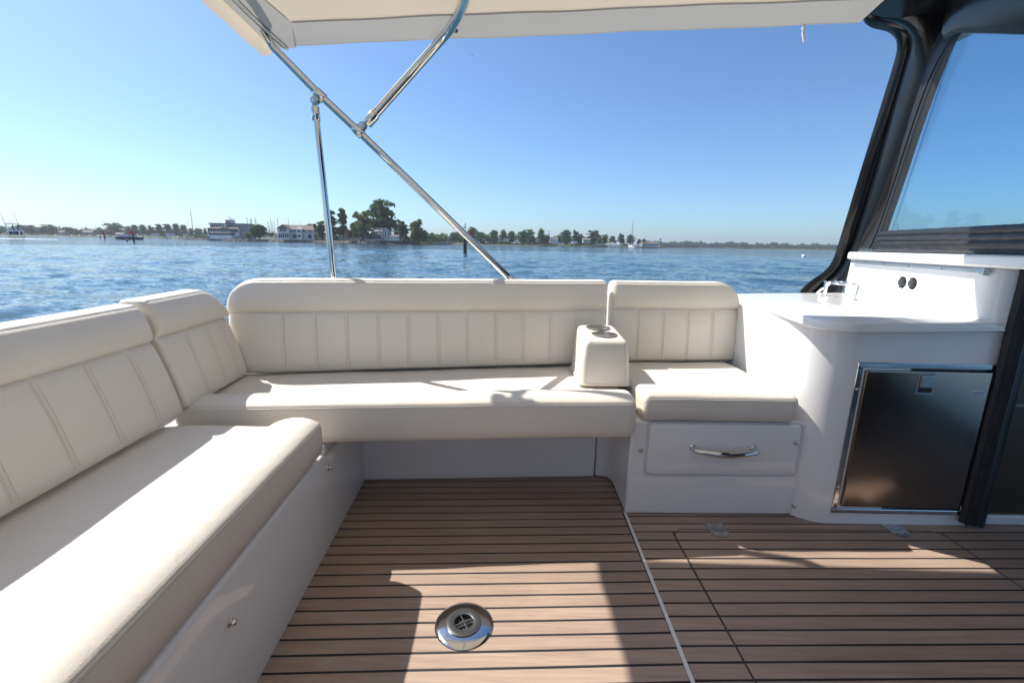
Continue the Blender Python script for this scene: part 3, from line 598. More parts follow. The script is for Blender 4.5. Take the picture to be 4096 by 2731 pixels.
GRV = poly3([(t7(650, 470), 2.68), (t7(690, 420), 2.68), (t7(760, 360), 2.68), (t7(860, 310), 2.67), (t7(930, 200), 2.65), (t7(985, 60), 2.63), (t7(1010, -20), 2.61), (t6(690, 1340), 2.57), (t6(780, 1040), 2.51), (t6(890, 660), 2.44), (t6(985, 330), 2.385), (t6(1000, 262), 2.375), (t6(990, 200), 2.365), (t6(960, 155), 2.35), (t6(910, 136), 2.335), (t6(840, 130), 2.32), (t6(790, 115), 2.30), (t6(752, 60), 2.29), (t6(745, -30), 2.28)])
fr = thing('cabin_pillar', 'black moulded cabin corner pillar sweeping up into the hardtop edge', 'pillar', (1.88, 2.62, 0.80))
def ribbon(name, a, b, thick, mat_, parent, bow=0.0, nb=5):
    """band between two 3-D curves, bowed towards the viewer and given thickness behind"""
    rows = []
    for p, q in zip(a, b):
        row = []; dirn = Vector((p.x, p.y, 0)).normalized()
        for k in range(nb+1):
            f = k/nb; r_ = p.lerp(q, f) - dirn*bow*math.sin(math.pi*f); row.append(r_)
        row += [q + dirn*thick, p + dirn*thick]; rows.append(row)
    mb = MB().grid(rows, closev=True); k = len(rows[0]); mb.f += [tuple(range(k)), tuple(range(len(mb.v)-k, len(mb.v)))]; mb.m += [0, 0]
    return mb.build(name, mat_, parent, smooth=45)
ribbon('outer_flange', OUT, GRV, 0.05, BLACK, fr, 0.008)
GR2 = [p + Vector((p.x, p.y, 0)).normalized()*0.010 for p in GRV]
INN = poly3([(t7(905, 470), 2.60), (t7(915, 430), 2.60), (t7(940, 380), 2.60), (t7(965, 300), 2.59), (t7(1000, 180), 2.58), (t7(1080, 60), 2.55), (t7(1130, -30), 2.52), (t6(830, 1340), 2.46), (t6(915, 1040), 2.39), (t6(1025, 660), 2.32), (t6(1125, 360), 2.26), (t6(1165, 260), 2.24), (t6(1200, 190), 2.23), (t6(1240, 130), 2.22), (t6(1270, 90), 2.21), (t6(1300, 60), 2.20), (t6(1330, 30), 2.19), (t6(1360, 0), 2.18), (t6(1390, -30), 2.17)])
ribbon('pillar_face', GR2, INN, 0.05, BLACK, fr, 0.025)
# zip strip and inner flap along the glass edge
i1 = next(i for i, p in enumerate(INN) if p.z > 1.075)
IN2 = [p + Vector((p.x, p.y, 0)).normalized()*0.010 for p in INN[i1:]]
gl_edge = poly3([(t6(745, 1560), 2.40), (t6(800, 1440), 2.375), (t6(905, 1130), 2.31), (t6(1010, 800), 2.235), (t6(1110, 520), 2.18), (t6(1180, 370), 2.14), (t6(1260, 240), 2.11), (t6(1330, 150), 2.09), (t6(1400, 60), 2.07), (t6(1460, -20), 2.05)], len(IN2))
ribbon('curtain_flap', IN2, gl_edge, 0.03, BLACKV, fr, 0.010)
gl2 = [p + Vector((p.x, p.y, 0)).normalized()*0.006 for p in gl_edge]
gl3 = poly3([(t6(835, 1560), 2.33), (t6(868, 1440), 2.30), (t6(975, 1130), 2.24), (t6(1085, 800), 2.17), (t6(1190, 510), 2.12), (t6(1250, 360), 2.085), (t6(1312, 215), 2.055), (t6(1385, 130), 2.035), (t6(1450, 60), 2.02), (t6(1520, -20), 2.00)], len(IN2))
ribbon('zipper_tape', gl2, gl3, 0.02, RUBBER, fr, 0.004)
zp = MB()
for i in range(0, len(gl2)-1):
    for f in (0.0, 0.5): p = gl2[i].lerp(gl2[i+1], f).lerp(gl3[i].lerp(gl3[i+1], f), 0.30); zp.obox(p - Vector((0.006, 0.008, 0)), (0.0025, 0, 0), (0, 0.0025, 0), (0, 0, 0.0016))
zp.build('zipper_teeth', PLAST, fr)['kind'] = 'stuff'
# ---- hardtop
ht = thing('hardtop', 'black hardtop roof over the cabin, top right corner', 'roof', (2.4, 0.8, 2.05))
nose = [p for p in OUT if p.z > 2.03 and p.x < 1.82]
m_ = MB(); m_.prism([(1.60, 2.29), (1.50, 2.25), (1.42, 2.17), (1.385, 2.05), (1.385, -1.5), (3.8, -1.5), (3.8, 2.2), (1.95, 2.32)], 2.082, 2.20, bev=0.03); m_.build('roof_panel', BLACK, ht, smooth=40)
rows = []
for x, y, z in ((1.835, 2.16, 1.955), (1.80, 2.06, 1.94), (1.772, 1.92, 1.882), (1.735, 1.73, 1.80), (1.70, 1.55, 1.775), (1.62, 1.05, 1.77)):
    rows.append([(x-0.012, y, z), (x-0.030, y, z+0.03), (x-0.03, y, 2.0815), (x+0.09, y, 2.0815), (x+0.09, y, z+0.02), (x+0.05, y, z-0.004)])
hd = MB().grid(rows, closev=True); hd.f += [tuple(range(6)), tuple(range(30, 36))]; hd.m += [0, 0]; hd.build('header', BLACK, ht, smooth=40)
m_ = MB(); m_.box((1.60, -1.45, 0.0), (1.66, 0.95, 2.0815)); m_.build('unseen_cabin_wall', BLACK, ht)  # added out of view: black wall that cuts the fill light from the right
# ---- cabin window
cw = thing('cabin_window', 'large tinted cabin window at the right edge', 'window', bp(0.7, -0.02, 1.1))
def gp(px, py, off): return on(px, py, BN, BD + off)
q = [gp(*t6(838, 1565), 0.012), gp(*t6(1290, 195), 0.012)]
far_dir = BT
c1, c2 = q[0], q[1]; c0 = Vector((c1.x, c1.y, 1.06)); 
nb_ = 1.25
P4 = [c0 - BT*0.05, c2 - BT*0.05, c2 + BT*nb_, c0 + BT*(nb_+0.3)]
m_ = MB(); off = BN*0.006; m_.add([*P4, *[p + off for p in P4]], [(0,1,2,3),(7,6,5,4),(0,4,5,1),(1,5,6,2),(2,6,7,3),(3,7,4,0)]); m_.build('pane', GLASS, cw)
# frit: a row of small black dots along the edge
fm = MB(); e1 = (c2-c0)
for i in range(150):
    for j, rr in ((0, 0.0030), (1, 0.0022), (2, 0.0014)):
        p = c0 + e1*((i + 0.5*(j % 2))/150) + BT*(0.016 + 0.007*j) - BN*0.0006
        fm.add([p + BT*rr, p + Vector((0,0,rr)), p - BT*rr, p - Vector((0,0,rr))], [(0,1,2,3)])
for i in range(130):
    for j, rr in ((0, 0.0030), (1, 0.0022), (2, 0.0014)):
        p = c2 + BT*(0.01 + 0.008*(i + 0.5*(j % 2))) - Vector((0, 0, 0.022 + 0.007*j)) - BN*0.0006
        fm.add([p + BT*rr, p + Vector((0,0,rr)), p - BT*rr, p - Vector((0,0,rr))], [(0,1,2,3)])
tag(fm.build('dot_border', RUBBER, cw), None, None, None, 'stuff')
lg = MB()
for i in range(6): p = gp(*t6(918, 1402 + i*7), 0.0114) ; lg.obox(p + BT*0.010, BT*(0.006 + 0.003*(i % 3)), BN*0.0002, (0, 0, 0.0009))
lg.build('glass_stamp', PLAST, cw)
# ---- rolled curtain below the window
rc = thing('rolled_curtain', 'rolled black quilted vinyl curtain lying along the window bottom', 'curtain', bp(0.6, 0.0, 1.063))
rows = []
for i in range(80):
    s = 0.262 + i*0.0135; pf = []
    pu = 0.0009*math.sin(i*2.1) + 0.0008*math.sin(i*0.9+1) + 0.0005*math.sin(i*3.7)
    tap = min(1, (i+1)/5)
    for d, z in [(-0.012, 0.0), (0.012, 0.003), (0.019, 0.012), (0.014, 0.0195), (0.020, 0.030), (0.021, 0.040), (0.013, 0.050), (0.019, 0.060), (0.017, 0.070), (0.010, 0.076), (0.015, 0.086), (0.011, 0.098), (0.0, 0.104), (-0.012, 0.098)]:
        pf.append(bp(s, (d + (pu if d > 0.013 else pu*0.3))*tap - 0.004, 1.064 + z*(0.75+0.25*tap) + pu*0.4))
    rows.append(pf)
m_ = MB().grid(rows, closev=True); k = len(rows[0]); m_.f += [tuple(range(k)), tuple(range(len(m_.v)-k, len(m_.v)))]; m_.m += [0, 0]; m_.build('curtain_roll', BLACKV, rc, smooth=35)
# ---- hanging zip curtain and bronze door right of the fridge
zc = thing('zip_curtain', 'narrow black zip curtain hanging beside the fridge', 'curtain', (1.86, 1.57, 0.02))
def zcx(f): return 1.783 - 0.008*f
rows = []
for i in range(41):
    f = i/40; z = 0.030 + f*1.08; ww = 0.090; r_ = []
    for d, y in ((0, 0), (0.12, -0.009), (0.25, -0.002), (0.40, -0.010), (0.52, -0.003), (0.66, -0.010), (0.80, -0.004), (1, -0.006)): r_.append((zcx(f) + ww*d, 1.5955 + y + 0.001*math.sin(i*0.5), z - 0.022*d*(1-f)))
    r_ += [(p[0], p[1] + 0.006, p[2]) for p in reversed(r_)]; rows.append(r_)
m_ = MB().grid(rows, closev=True); k = len(rows[0]); m_.f += [tuple(range(k)), tuple(range(len(m_.v)-k, len(m_.v)))]; m_.m += [0, 0]; m_.build('curtain_strip', BLACKV, zc, smooth=40)
m_ = MB()
for i in range(148): f = i/148; z = 0.012 + f*1.08; x = zcx(f) + 0.0895; y = 1.590; m_.box((x, y-0.003, z), (x+0.006, y+0.004, z+0.0036))
m_.build('zipper_teeth', PLAST, zc)['kind'] = 'stuff'
dp = thing('cabin_door', 'dark bronze cabin door panel at the right edge beyond the zip curtain', 'door', (2.2, 1.64, 0.03))
panel(MB(), rrect(1.862, 2.75, 0.045, 0.500, 0.003), lambda x: 1.632, 0.03, 0.002).build('lower_panel', DOORM, dp)
panel(MB(), rrect(1.862, 2.75, 0.508, 1.35, 0.003), lambda x: 1.632, 0.03, 0.002).build('upper_panel', DOORM, dp)
m_ = MB(); m_.box((1.84, 1.622, 0.001), (2.8, 1.70, 0.043)); bevel(m_.build('door_sill', GELS, dp), 0.006, 2)

# ---- hull sides / gunwale and guard rail
hu = thing('boat_hull', 'white hull coaming behind the bench cushions', 'boat hull', (0, 2.5, SEA))
yin = lambda x: 2.30 + 0.1855*(x-0.45) if x < 0.45 else 2.315 + 0.09*(x-0.45)
xs = [-1.43, -1.22, -0.8, -0.3, 0.2, 0.45, 1.0, 1.14]
P_in = [(x, yin(x)) for x in xs]; P_out = [(x, yin(x)+0.20) for x in reversed(xs)]
m_ = MB(); m_.prism(P_in + P_out, SEA-0.3, 0.60); bevel(m_.build('side_coaming', GELS, hu), 0.02, 3)
xt = lambda y: -1.235 - 0.06*(y-0.8)
m_ = MB(); m_.prism([(xt(-1.5)-0.16, -1.5), (xt(-1.5), -1.5), (xt(1.98), 1.96), (xt(1.98)-0.16, 2.18)], SEA-0.3, 0.585); bevel(m_.build('stern_coaming', GELS, hu), 0.02, 3)
m_ = MB(); m_.prism([(1.145, 2.45), (3.6, 2.66), (3.6, 2.95), (1.145, 2.72)], SEA-0.3, 0.66); bevel(m_.build('cabin_side', GELS, hu), 0.02, 3)
m_ = MB(); m_.prism([(-1.14, 1.42), (-1.225, 1.42), (-1.235, 1.95), (-0.75, 2.05), (-0.75, 1.99), (-1.12, 1.93)], 0.30, 0.44); bevel(m_.build('corner_ledge', GELS, hu), 0.015, 3)
m_ = MB(); m_.prism([(-1.3, -1.9), (3.4, -1.9), (3.4, -1.3), (-1.3, -1.3)], SEA-0.3, 0.86); bevel(m_.build('unseen_coaming', GELS, hu), 0.02, 3)  # added, unseen behind the camera, to reduce the fill light
m_ = MB(); m_.prism([(-1.3, -1.295), (1.59, -1.295), (1.59, -0.80), (-1.3, -0.80)], 0.001, 0.46); bevel(m_.build('unseen_seat', VINYL, hu), 0.03, 3)  # unseen bench mass, added to block sky light from behind
gr = thing('guard_rail', 'stainless guard rail with a curved end behind the small back cushion', 'rail', (0.9, 2.45, 0.6))
ry = lambda x: yin(x) + 0.11
pts = [(x, ry(x), 0.822) for x in np.linspace(-0.95, 1.12, 14)] + [(1.17, ry(1.17), 0.816), (1.205, ry(1.2), 0.795), (1.215, ry(1.2), 0.75), (1.215, ry(1.2), 0.66)]
MB().tube(pts, 0.0125, 12).build('rail_tube', STEEL, gr, smooth=60)
for x in (-0.95, -0.3, 0.4, 1.0): MB().tube([(x, ry(x), 0.60), (x, ry(x), 0.82)], 0.010, 10).build('stanchion', STEEL, gr, smooth=60)

# ---- bimini frame
bf = thing('bimini_tubing', 'polished stainless tube frame holding up the canvas top', 'frame', (-0.4, 2.2, 0.6))
na = (-0.1855, 1, 0); nd = 2.30 - 0.1855*0.45
def tp(q, extra=0.0): return on(*q, na, nd + extra)
J1 = tp(t5(1145, 950)); J2 = tp(t5(868, 690)); B1 = tp((2045, 1118)); T1 = tp(t5(530, 345)); B2 = tp((1337, 1125)); 
B1b = B1 + (B1-J1).normalized()*0.34
T2 = T1 + (T1-J2).normalized()*0.018 + Vector((0.003, -0.004, 0.006))
mt = [B1b, B1, J1, J2, T1, T2, T2 + Vector((-0.010, -0.02, 0.028)), Vector((-1.005, 1.97, 1.925)), Vector((-1.0, 1.88, 1.955)), Vector((-1.0, 1.70, 1.985))] + [Vector((-1.0, y, 2.075)) for y in (1.0, 0.3, -0.4, -1.2)]
MB().tube(mt, 0.0160, 18).build('main_tube', STEEL, bf, smooth=60)
b2 = B2 + Vector((0.012, 0.0, -0.27)); top2 = tp(t5(832, 790))
MB().tube([b2, B2, top2], 0.0143, 16).build('support_tube', STEEL, bf, smooth=60)
c_ = tp(t5(1225, 875)); d_ = at(*t5(1690, 350), 2.09); e_ = at(*t5(1800, 225), 2.02); f_ = at(*t5(1870, 110), 1.93); g_ = at(*t5(1915, 0), 1.80); h_ = at(*t5(1940, -160), 1.55)
br = [c_, c_.lerp(d_, 0.5), d_, e_, f_, g_, h_, Vector((h_.x+0.01, 1.0, 2.0)), Vector((h_.x+0.01, 0.2, 2.02)), Vector((h_.x, -0.8, 2.02))]
MB().tube(br, 0.0195, 18).build('bow_tube', STEEL, bf, smooth=60)
def collar(name, p, d, r, ln, m=STEEL):
    d = d.normalized(); return MB().tube([p - d*ln/2, p - d*(ln/2-0.002), p + d*(ln/2-0.002), p + d*ln/2], [r-0.0015, r, r, r-0.0015], 16).build(name, m, bf, smooth=40)
md = (J2-J1)
def joint(p, d, side, toward):
    """slide collar with a pair of jaw lugs and a screw"""
    c = collar('slide_collar', p, d, 0.0205, 0.046); q = p + side*0.032
    lug = MB()
    yv = Vector((0.18, 0.98, 0))
    for k in (-1, 1): lug.lathe([(0, -0.003), (0.0145, -0.003), (0.0145, 0.003), (0, 0.003)], q + yv*0.009*k, 18, yv)
    for k in (-1, 1): lug.obox((p+q)/2 + yv*0.009*k, side*0.014, d.normalized()*0.0135, yv*0.003)
    lug.build('jaw_lug', STEEL2, c, smooth=40)
    MB().lathe([(0.0075, 0.012), (0.0075, 0.0145), (0.004, 0.0155), (0, 0.0155)], q, 14, -yv).build('screw', STEEL, c, smooth=40)
    ln = (toward-q).normalized(); MB().obox(q + ln*0.016, ln*0.018, yv*0.0055, ln.cross(yv)*0.010).build('eye_lug', STEEL2, c)
    return q
sd1 = Vector((-0.62, -0.12, -0.45)); sd1 = (sd1 - md.normalized()*sd1.dot(md.normalized())).normalized()
q2 = joint(J2, md, sd1, top2); collar('tube_end', top2 + (B2-top2).normalized()*0.018, (B2-top2), 0.0180, 0.055)
q1 = joint(J1, md, -sd1, c_); collar('tube_end', c_ + (d_-c_).normalized()*0.012, (d_-c_), 0.0235, 0.058)
collar('tube_foot', B2 + Vector((0, 0, -0.012)), (B2-top2), 0.0180, 0.05); collar('tube_foot', B1 - (J1-B1).normalized()*0.005, (B1-J1), 0.0200, 0.05)

# ---- bimini canvas
bc = thing('canvas_awning', 'cream canvas bimini top with grey hem bands overhead', 'awning', (0.1, 0.5, 2.0))
YH = 2.08
def cz(x, y):       # underside height of the canvas
    f = (x+0.95)/2.35; hem = 1.856 + 0.124*f; t = min(max(YH-y, -0.05), 1.6)
    return hem + 0.22*t - 0.066*t*t + 0.0015*math.sin(x*7+y*5) + 0.001*math.sin(x*17-y*9)
XL = lambda y: -1.035 - 0.12*min(YH-y, 0.8)
def sheet(name, mat_, x0f, x1f, ys, nx, lift=0.0, th=0.0015, parent=bc):
    rows_t = []; rows_b = []
    for y in ys:
        a, b = x0f(y), x1f(y); rows_b.append([(a+(b-a)*i/nx, y, cz(a+(b-a)*i/nx, y)+lift) for i in range(nx+1)])
    mb = MB(); mb.grid(rows_b); return mb.build(name, mat_, parent, smooth=60)
HB = lambda x: 2.06
inner_ys = list(np.linspace(YH-0.128, 1.2, 24)) + list(np.linspace(1.1, -1.5, 16))
sheet('canopy_panel', CANVAS, lambda y: max(-0.868 - 0.33*(1.94-y), XL(y)+0.04) - 0.012, lambda y: 1.392, inner_ys, 50, 0.002)
band_ys = list(np.linspace(YH, YH-0.14, 9))
sheet('hem_band', FABG2, lambda y: -0.925 + (YH-y)*0.4, lambda y: 1.395, band_ys, 50, -0.002)
sheet('side_band', FABG2, lambda y: XL(y)+0.012, lambda y: (-0.868 - 0.05*(y-1.94)/0.14) if y > 1.94 else max(-0.868 - 0.33*(1.94-y), XL(y)+0.04), list(np.linspace(YH+0.012, 1.2, 26)) + list(np.linspace(1.1, -1.5, 14)), 8, -0.0035)
sm = MB()
for x_, y_ in ((0, YH-0.008), (0, YH-0.134)): dashes(sm, [Vector((x, y_, cz(x, y_)-0.0045)) for x in np.linspace(-0.93 if y_ > 2.0 else -0.86, 1.39, 50)], Vector((0, 0, -1)), 0.012, 0.008, 0.0009, 0.0009)
sm.build('stitching', pmat('canvas_thread', (0.25, 0.25, 0.24), 0.8, var=0.1), bc)['kind'] = 'stuff'
zpr = MB()
for i in range(90):
    y = YH + 0.005 - i*0.012; x = -0.965 - 0.15*(YH-y) - 0.010*math.sin((YH-y)*9); zz = cz(x, y) - 0.006; zpr.box((x-0.006, y-0.0035, zz-0.002), (x+0.006, y+0.0035, zz))
zpr.build('zipper', WHITEP, bc)['kind'] = 'stuff'
zt_ = MB(); zt_.tube([(-0.965-0.15*(YH-y)-0.010*math.sin((YH-y)*9) + 0.011, y, cz(-0.985, y)-0.0055) for y in np.linspace(YH, 1.3, 40)], 0.0016, 5); zt_.tube([(-0.965-0.15*(YH-y)-0.010*math.sin((YH-y)*9) - 0.011, y, cz(-0.985, y)-0.0055) for y in np.linspace(YH, 1.3, 40)], 0.0016, 5); zt_.build('zipper_tape', PLAST, bc)
MB().box((-0.973, YH-0.008, cz(-0.985, YH)-0.012), (-0.957, YH+0.014, cz(-0.985, YH)-0.005)).build('zipper_pull', WHITEP, bc)
rows = []
for y in list(np.linspace(YH+0.03, 1.3, 30)) + [0.6, 0, -0.7, -1.5]:
    x = XL(y); z = cz(x, y); fl = 0.003*math.sin(y*19) + 0.003*math.sin(y*31)
    dp_ = 0.050*min(1, (YH+0.035-y)/0.06 + 0.25)
    rows.append([(x+0.014, y, z-0.002), (x, y, z-0.001), (x-0.010+fl*0.4, y, z-dp_*0.4), (x-0.016+fl, y, z-dp_)])
MB().grid(rows).build('side_flap', CANVAS, bc, smooth=60)
px_ = at(*t5(1855, 232), YH-0.02); MB().lathe([(0.0045, 0), (0.0105, 0.0005), (0.011, 0.002), (0.0045, 0.003)], (px_.x, YH-0.05, cz(px_.x, YH-0.05)-0.0035), 16, (0, -0.3, -1)).build('grommet', PLAST, bc, smooth=50)
cordp = at(*t6(335, 155), YH); cpt = Vector((cordp.x, YH-0.002, cz(cordp.x, YH)-0.002))
MB().tube([cpt, cpt + Vector((0.003, 0, -0.012)), cpt + Vector((0.001, 0, -0.03)), cpt + Vector((0.012, 0, -0.062))], 0.0042, 8).build('cord_end', WHITEP, bc, smooth=60)
MB().lathe([(0, -0.009), (0.007, -0.005), (0.008, 0), (0.006, 0.006), (0, 0.008)], cpt + Vector((0.002, 0, -0.014)), 10).build('cord_knot', WHITEP, bc, smooth=80)

# ================================================================== water
def sea():
    rings = [2.2]
    while rings[-1] < 6500: rings.append(rings[-1] * (1.009 if rings[-1] < 90 else 1.035))
    ang = np.concatenate([np.linspace(-62, 62, 1080, endpoint=False), np.linspace(62, 298, 140, endpoint=False)]) * math.pi/180
    r = np.array(rings)[:, None]; X = r*np.sin(ang)[None, :]; Y = r*np.cos(ang)[None, :]
    Z = np.zeros_like(X); rng = np.random.default_rng(3)
    sp = np.maximum(np.gradient(np.array(rings))[:, None], r*0.0022)          # mesh spacing
    for i in range(60):
        lam = 0.5 * (8/0.5)**rng.random(); th = R(-115) + rng.normal(0, 0.55); k = 2*math.pi/lam
        a = 0.0072*lam**0.75 / 2.6; fade = np.clip((lam/sp - 2.2)/2.5, 0, 1)
        ph = k*(X*math.cos(th) + Y*math.sin(th)) + rng.random()*6.28
        Z += a*fade*(np.sin(ph) + 0.18*np.sin(2*ph+0.6))
    nr, na_ = X.shape; co = np.stack([X, Y, Z], -1).reshape(-1, 3)
    i, j = np.meshgrid(np.arange(nr-1), np.arange(na_), indexing='ij'); j2 = (j+1) % na_
    q = np.stack([i*na_+j, (i+1)*na_+j, (i+1)*na_+j2, i*na_+j2], -1).reshape(-1, 4)
    me = bpy.data.meshes.new('water'); me.vertices.add(len(co)); me.vertices.foreach_set('co', co.ravel())
    me.loops.add(q.size); me.loops.foreach_set('vertex_index', q.ravel().astype(np.int32)); me.polygons.add(len(q)); me.polygons.foreach_set('loop_start', np.arange(0, q.size, 4, dtype=np.int32))
    me.update(calc_edges=True); me.validate(); me.shade_smooth(); me.materials.append(WATER)
    o = bpy.data.objects.new('water', me); link(o); o.location = (0, 0, SEA); o['kind'] = 'structure'
    b = me.polygons[5].normal.z
    if b < 0: me.flip_normals()
sea()

# ================================================================== the far shores
LAND = pmat('shore_grass', (0.075, 0.085, 0.030), 0.9, var=0.35, vscale=0.12)
SAND = pmat('beach_sand', (0.34, 0.27, 0.18), 0.9, var=0.2, vscale=0.3)
ROCKM = pmat('riprap_rock', (0.20, 0.185, 0.165), 0.85, var=0.25, vscale=0.8, island=0.45)
WALLW = pmat('white_siding', (0.62, 0.63, 0.64), 0.6, var=0.05, vscale=0.5)
WALLG = pmat('grey_siding', (0.33, 0.35, 0.37), 0.7, var=0.08, vscale=0.5)
WALLB = pmat('beige_siding', (0.42, 0.37, 0.30), 0.7, var=0.08, vscale=0.5)
TRIM = pmat('white_trim', (0.74, 0.74, 0.73), 0.5, var=0.03, vscale=1)
ROOFB = pmat('brown_shingle', (0.17, 0.125, 0.10), 0.85, var=0.2, vscale=1.2)
ROOFG = pmat('grey_shingle', (0.14, 0.14, 0.145), 0.85, var=0.2, vscale=1.2)
ROOFT = pmat('tan_shingle', (0.36, 0.33, 0.30), 0.8, var=0.1, vscale=1.2)
BRICK = pmat('dark_brick', (0.12, 0.07, 0.055), 0.85, var=0.25, vscale=4)
PANE = pmat('window_glass', (0.02, 0.025, 0.03), 0.08, var=0.3, vscale=0.3)
BARK = pmat('tree_bark', (0.07, 0.055, 0.042), 0.9, var=0.3, vscale=2)
PILE = pmat('weathered_pile', (0.055, 0.047, 0.040), 0.85, var=0.35, vscale=1.5)
REDP = pmat('red_dayboard', (0.72, 0.035, 0.015), 0.5, var=0.06, vscale=2)
GREENP = pmat('green_dayboard', (0.02, 0.20, 0.07), 0.5, var=0.06, vscale=2)
HULLW = pmat('boat_white', (0.70, 0.70, 0.68), 0.3, var=0.03, vscale=0.5)
HULLC = pmat('boat_cream', (0.60, 0.56, 0.42), 0.35, var=0.04, vscale=0.5)
HULLD = pmat('boat_dark_blue', (0.015, 0.022, 0.05), 0.25, var=0.1, vscale=0.5)
MAST = pmat('mast_aluminium', (0.30, 0.30, 0.31), 0.45, metal=0.3, var=0.05, vscale=1)
FOAM = pmat('wake_foam', (0.75, 0.78, 0.80), 0.8, var=0.1, vscale=1.5)
DARKC = pmat('dark_cloth', (0.02, 0.02, 0.025), 0.9, var=0.2, vscale=5)
def leafmat(name, col):
    m = pmat(name, col, 0.75, var=0.3, vscale=0.35, island=0.38, spec=0.2); N, L = nodes(m); b = N['Principled BSDF']; src = b.inputs['Base Color'].links[0].from_socket
    t = N.new('ShaderNodeBsdfTranslucent'); hs = N.new('ShaderNodeHueSaturation'); hs.inputs['Value'].default_value = 1.7; hs.inputs['Saturation'].default_value = 1.1; L.new(src, hs.inputs['Color']); L.new(hs.outputs[0], t.inputs[0])
    mx = N.new('ShaderNodeMixShader'); mx.inputs[0].default_value = 0.45; L.new(b.outputs[0], mx.inputs[1]); L.new(t.outputs[0], mx.inputs[2]); L.new(mx.outputs[0], N['Material Output'].inputs[0]); return m
LEAF = [leafmat('leaf_deep_green', (0.060, 0.105, 0.034)), leafmat('leaf_mid_green', (0.085, 0.135, 0.040)), leafmat('leaf_olive', (0.125, 0.150, 0.048)), leafmat('leaf_pine', (0.048, 0.085, 0.036)), leafmat('leaf_rust', (0.16, 0.085, 0.03))]

def crown_mesh(name, seed, kind, mat_, nleaf=1500):
    """crown of unit size (height 1 from z=0 to z=1, half width 0.5) from small leaf faces on uneven lobes"""
    g = np.random.default_rng(seed); lobes = []
    if kind == 'broad':
        for i in range(34):
            a = g.random()*6.28; h = 0.06 + 0.84*g.random(); rr = 0.37*math.sin(math.pi*min(0.97, 0.30+h*0.66))**0.7*g.uniform(0.35, 1); lobes.append((rr*math.cos(a), rr*math.sin(a), h, g.uniform(0.10, 0.17), g.uniform(0.06, 0.11)))
    elif kind == 'oak':
        for i in range(60):
            a = g.random()*6.28; h = 0.08 + 0.86*g.random(); rr = 0.42*math.sin(math.pi*min(0.95, 0.28+h*0.64))**0.6*g.uniform(0.25, 1); lobes.append((rr*math.cos(a), rr*math.sin(a), h, g.uniform(0.06, 0.15), g.uniform(0.045, 0.10)))
    elif kind == 'pine':
        for i in range(38):
            a = g.random()*6.28; h = 0.18 + 0.78*g.random(); rr = 0.40*(1.12-h)**0.7*g.uniform(0.2, 1); lobes.append((rr*math.cos(a), rr*math.sin(a), h, g.uniform(0.09, 0.17), g.uniform(0.035, 0.07)))
    elif kind == 'ball':
        for i in range(40):
            a = g.random()*6.28; c = g.uniform(-0.95, 0.95); lobes.append((0.36*math.sqrt(1-c*c)*math.cos(a), 0.36*math.sqrt(1-c*c)*math.sin(a), 0.47+0.37*c, g.uniform(0.10, 0.15), g.uniform(0.10, 0.15)))
    elif kind == 'cone':
        for i in range(24):
            h = g.random()*0.9 + 0.05; a = g.random()*6.28; rr = 0.34*(1-h)*g.uniform(0.5, 1); lobes.append((rr*math.cos(a), rr*math.sin(a), h, 0.05+0.13*(1-h), 0.07))
    if kind in ('broad', 'oak'): lobes += [(0, 0, 0.42, 0.30, 0.30), (0, 0, 0.62, 0.24, 0.22), (0.08, 0, 0.25, 0.27, 0.2)]
    if kind == 'pine': lobes += [(0, 0, 0.35, 0.26, 0.12), (0.03, 0, 0.55, 0.24, 0.14), (-0.03, 0, 0.75, 0.18, 0.12), (0, 0, 0.2, 0.2, 0.1)]
    if kind == 'ball': lobes += [(0, 0, 0.47, 0.40, 0.42)]*3
    L_ = np.array(lobes); wgt = L_[:, 3]**1.7; idx = g.choice(len(L_), nleaf, p=wgt/wgt.sum())
    d = g.normal(size=(nleaf, 3)); d /= np.linalg.norm(d, axis=1)[:, None]; d[:, 2] = np.where(d[:, 2] < -0.4, -d[:, 2], d[:, 2])
    rad = g.uniform(0.35, 1.15, nleaf)[:, None]
    c = L_[idx, :3] + d*rad*np.stack([L_[idx, 3], L_[idx, 3], L_[idx, 4]], 1)
    nrm = d + g.normal(scale=0.55, size=d.shape); nrm /= np.linalg.norm(nrm, axis=1)[:, None]
    t = np.cross(nrm, g.normal(size=d.shape)); t /= np.linalg.norm(t, axis=1)[:, None]; b = np.cross(nrm, t)
    sz = (0.022 + 0.026*g.random(nleaf))[:, None]*(1.0 if nleaf < 5000 else 0.72)*(1.0 if kind != 'ball' else 1.1)
    v = np.stack([c - t*sz, c - b*sz*0.7, c + t*sz, c + b*sz*0.7], 1).reshape(-1, 3)
    me = bpy.data.meshes.new(name); me.from_pydata(v.tolist(), [], np.arange(nleaf*4).reshape(-1, 4).tolist()); me.materials.append(mat_); me.update(); return me
def trunk_mesh(name, seed, kind):
    g = random.Random(seed); mb = MB(); top = 0.8 if kind in ('pine', 'cone') else 0.45
    w0 = 0.030 if kind != 'pine' else 0.020
    mb.tube([(0, 0, -0.02), (0.004, 0, 0.1), (g.uniform(-.02, .02), g.uniform(-.02, .02), top*0.6), (g.uniform(-.03, .03), g.uniform(-.03, .03), top)], [w0*1.3, w0, w0*0.8, w0*0.35], 7)
    for i in range(7 if kind != 'pine' else 5):
        a = g.random()*6.28; h = g.uniform(0.18, 0.42) if kind != 'pine' else g.uniform(0.4, 0.8); r_ = g.uniform(0.15, 0.32)
        mb.tube([(0, 0, h), (r_*0.5*math.cos(a), r_*0.5*math.sin(a), h+0.12), (r_*math.cos(a), r_*math.sin(a), h+0.30 if kind != 'pine' else h+0.08)], [w0*0.5, w0*0.35, w0*0.12], 5)
    return mb.mesh(name, BARK, smooth=60)
KINDS = {}
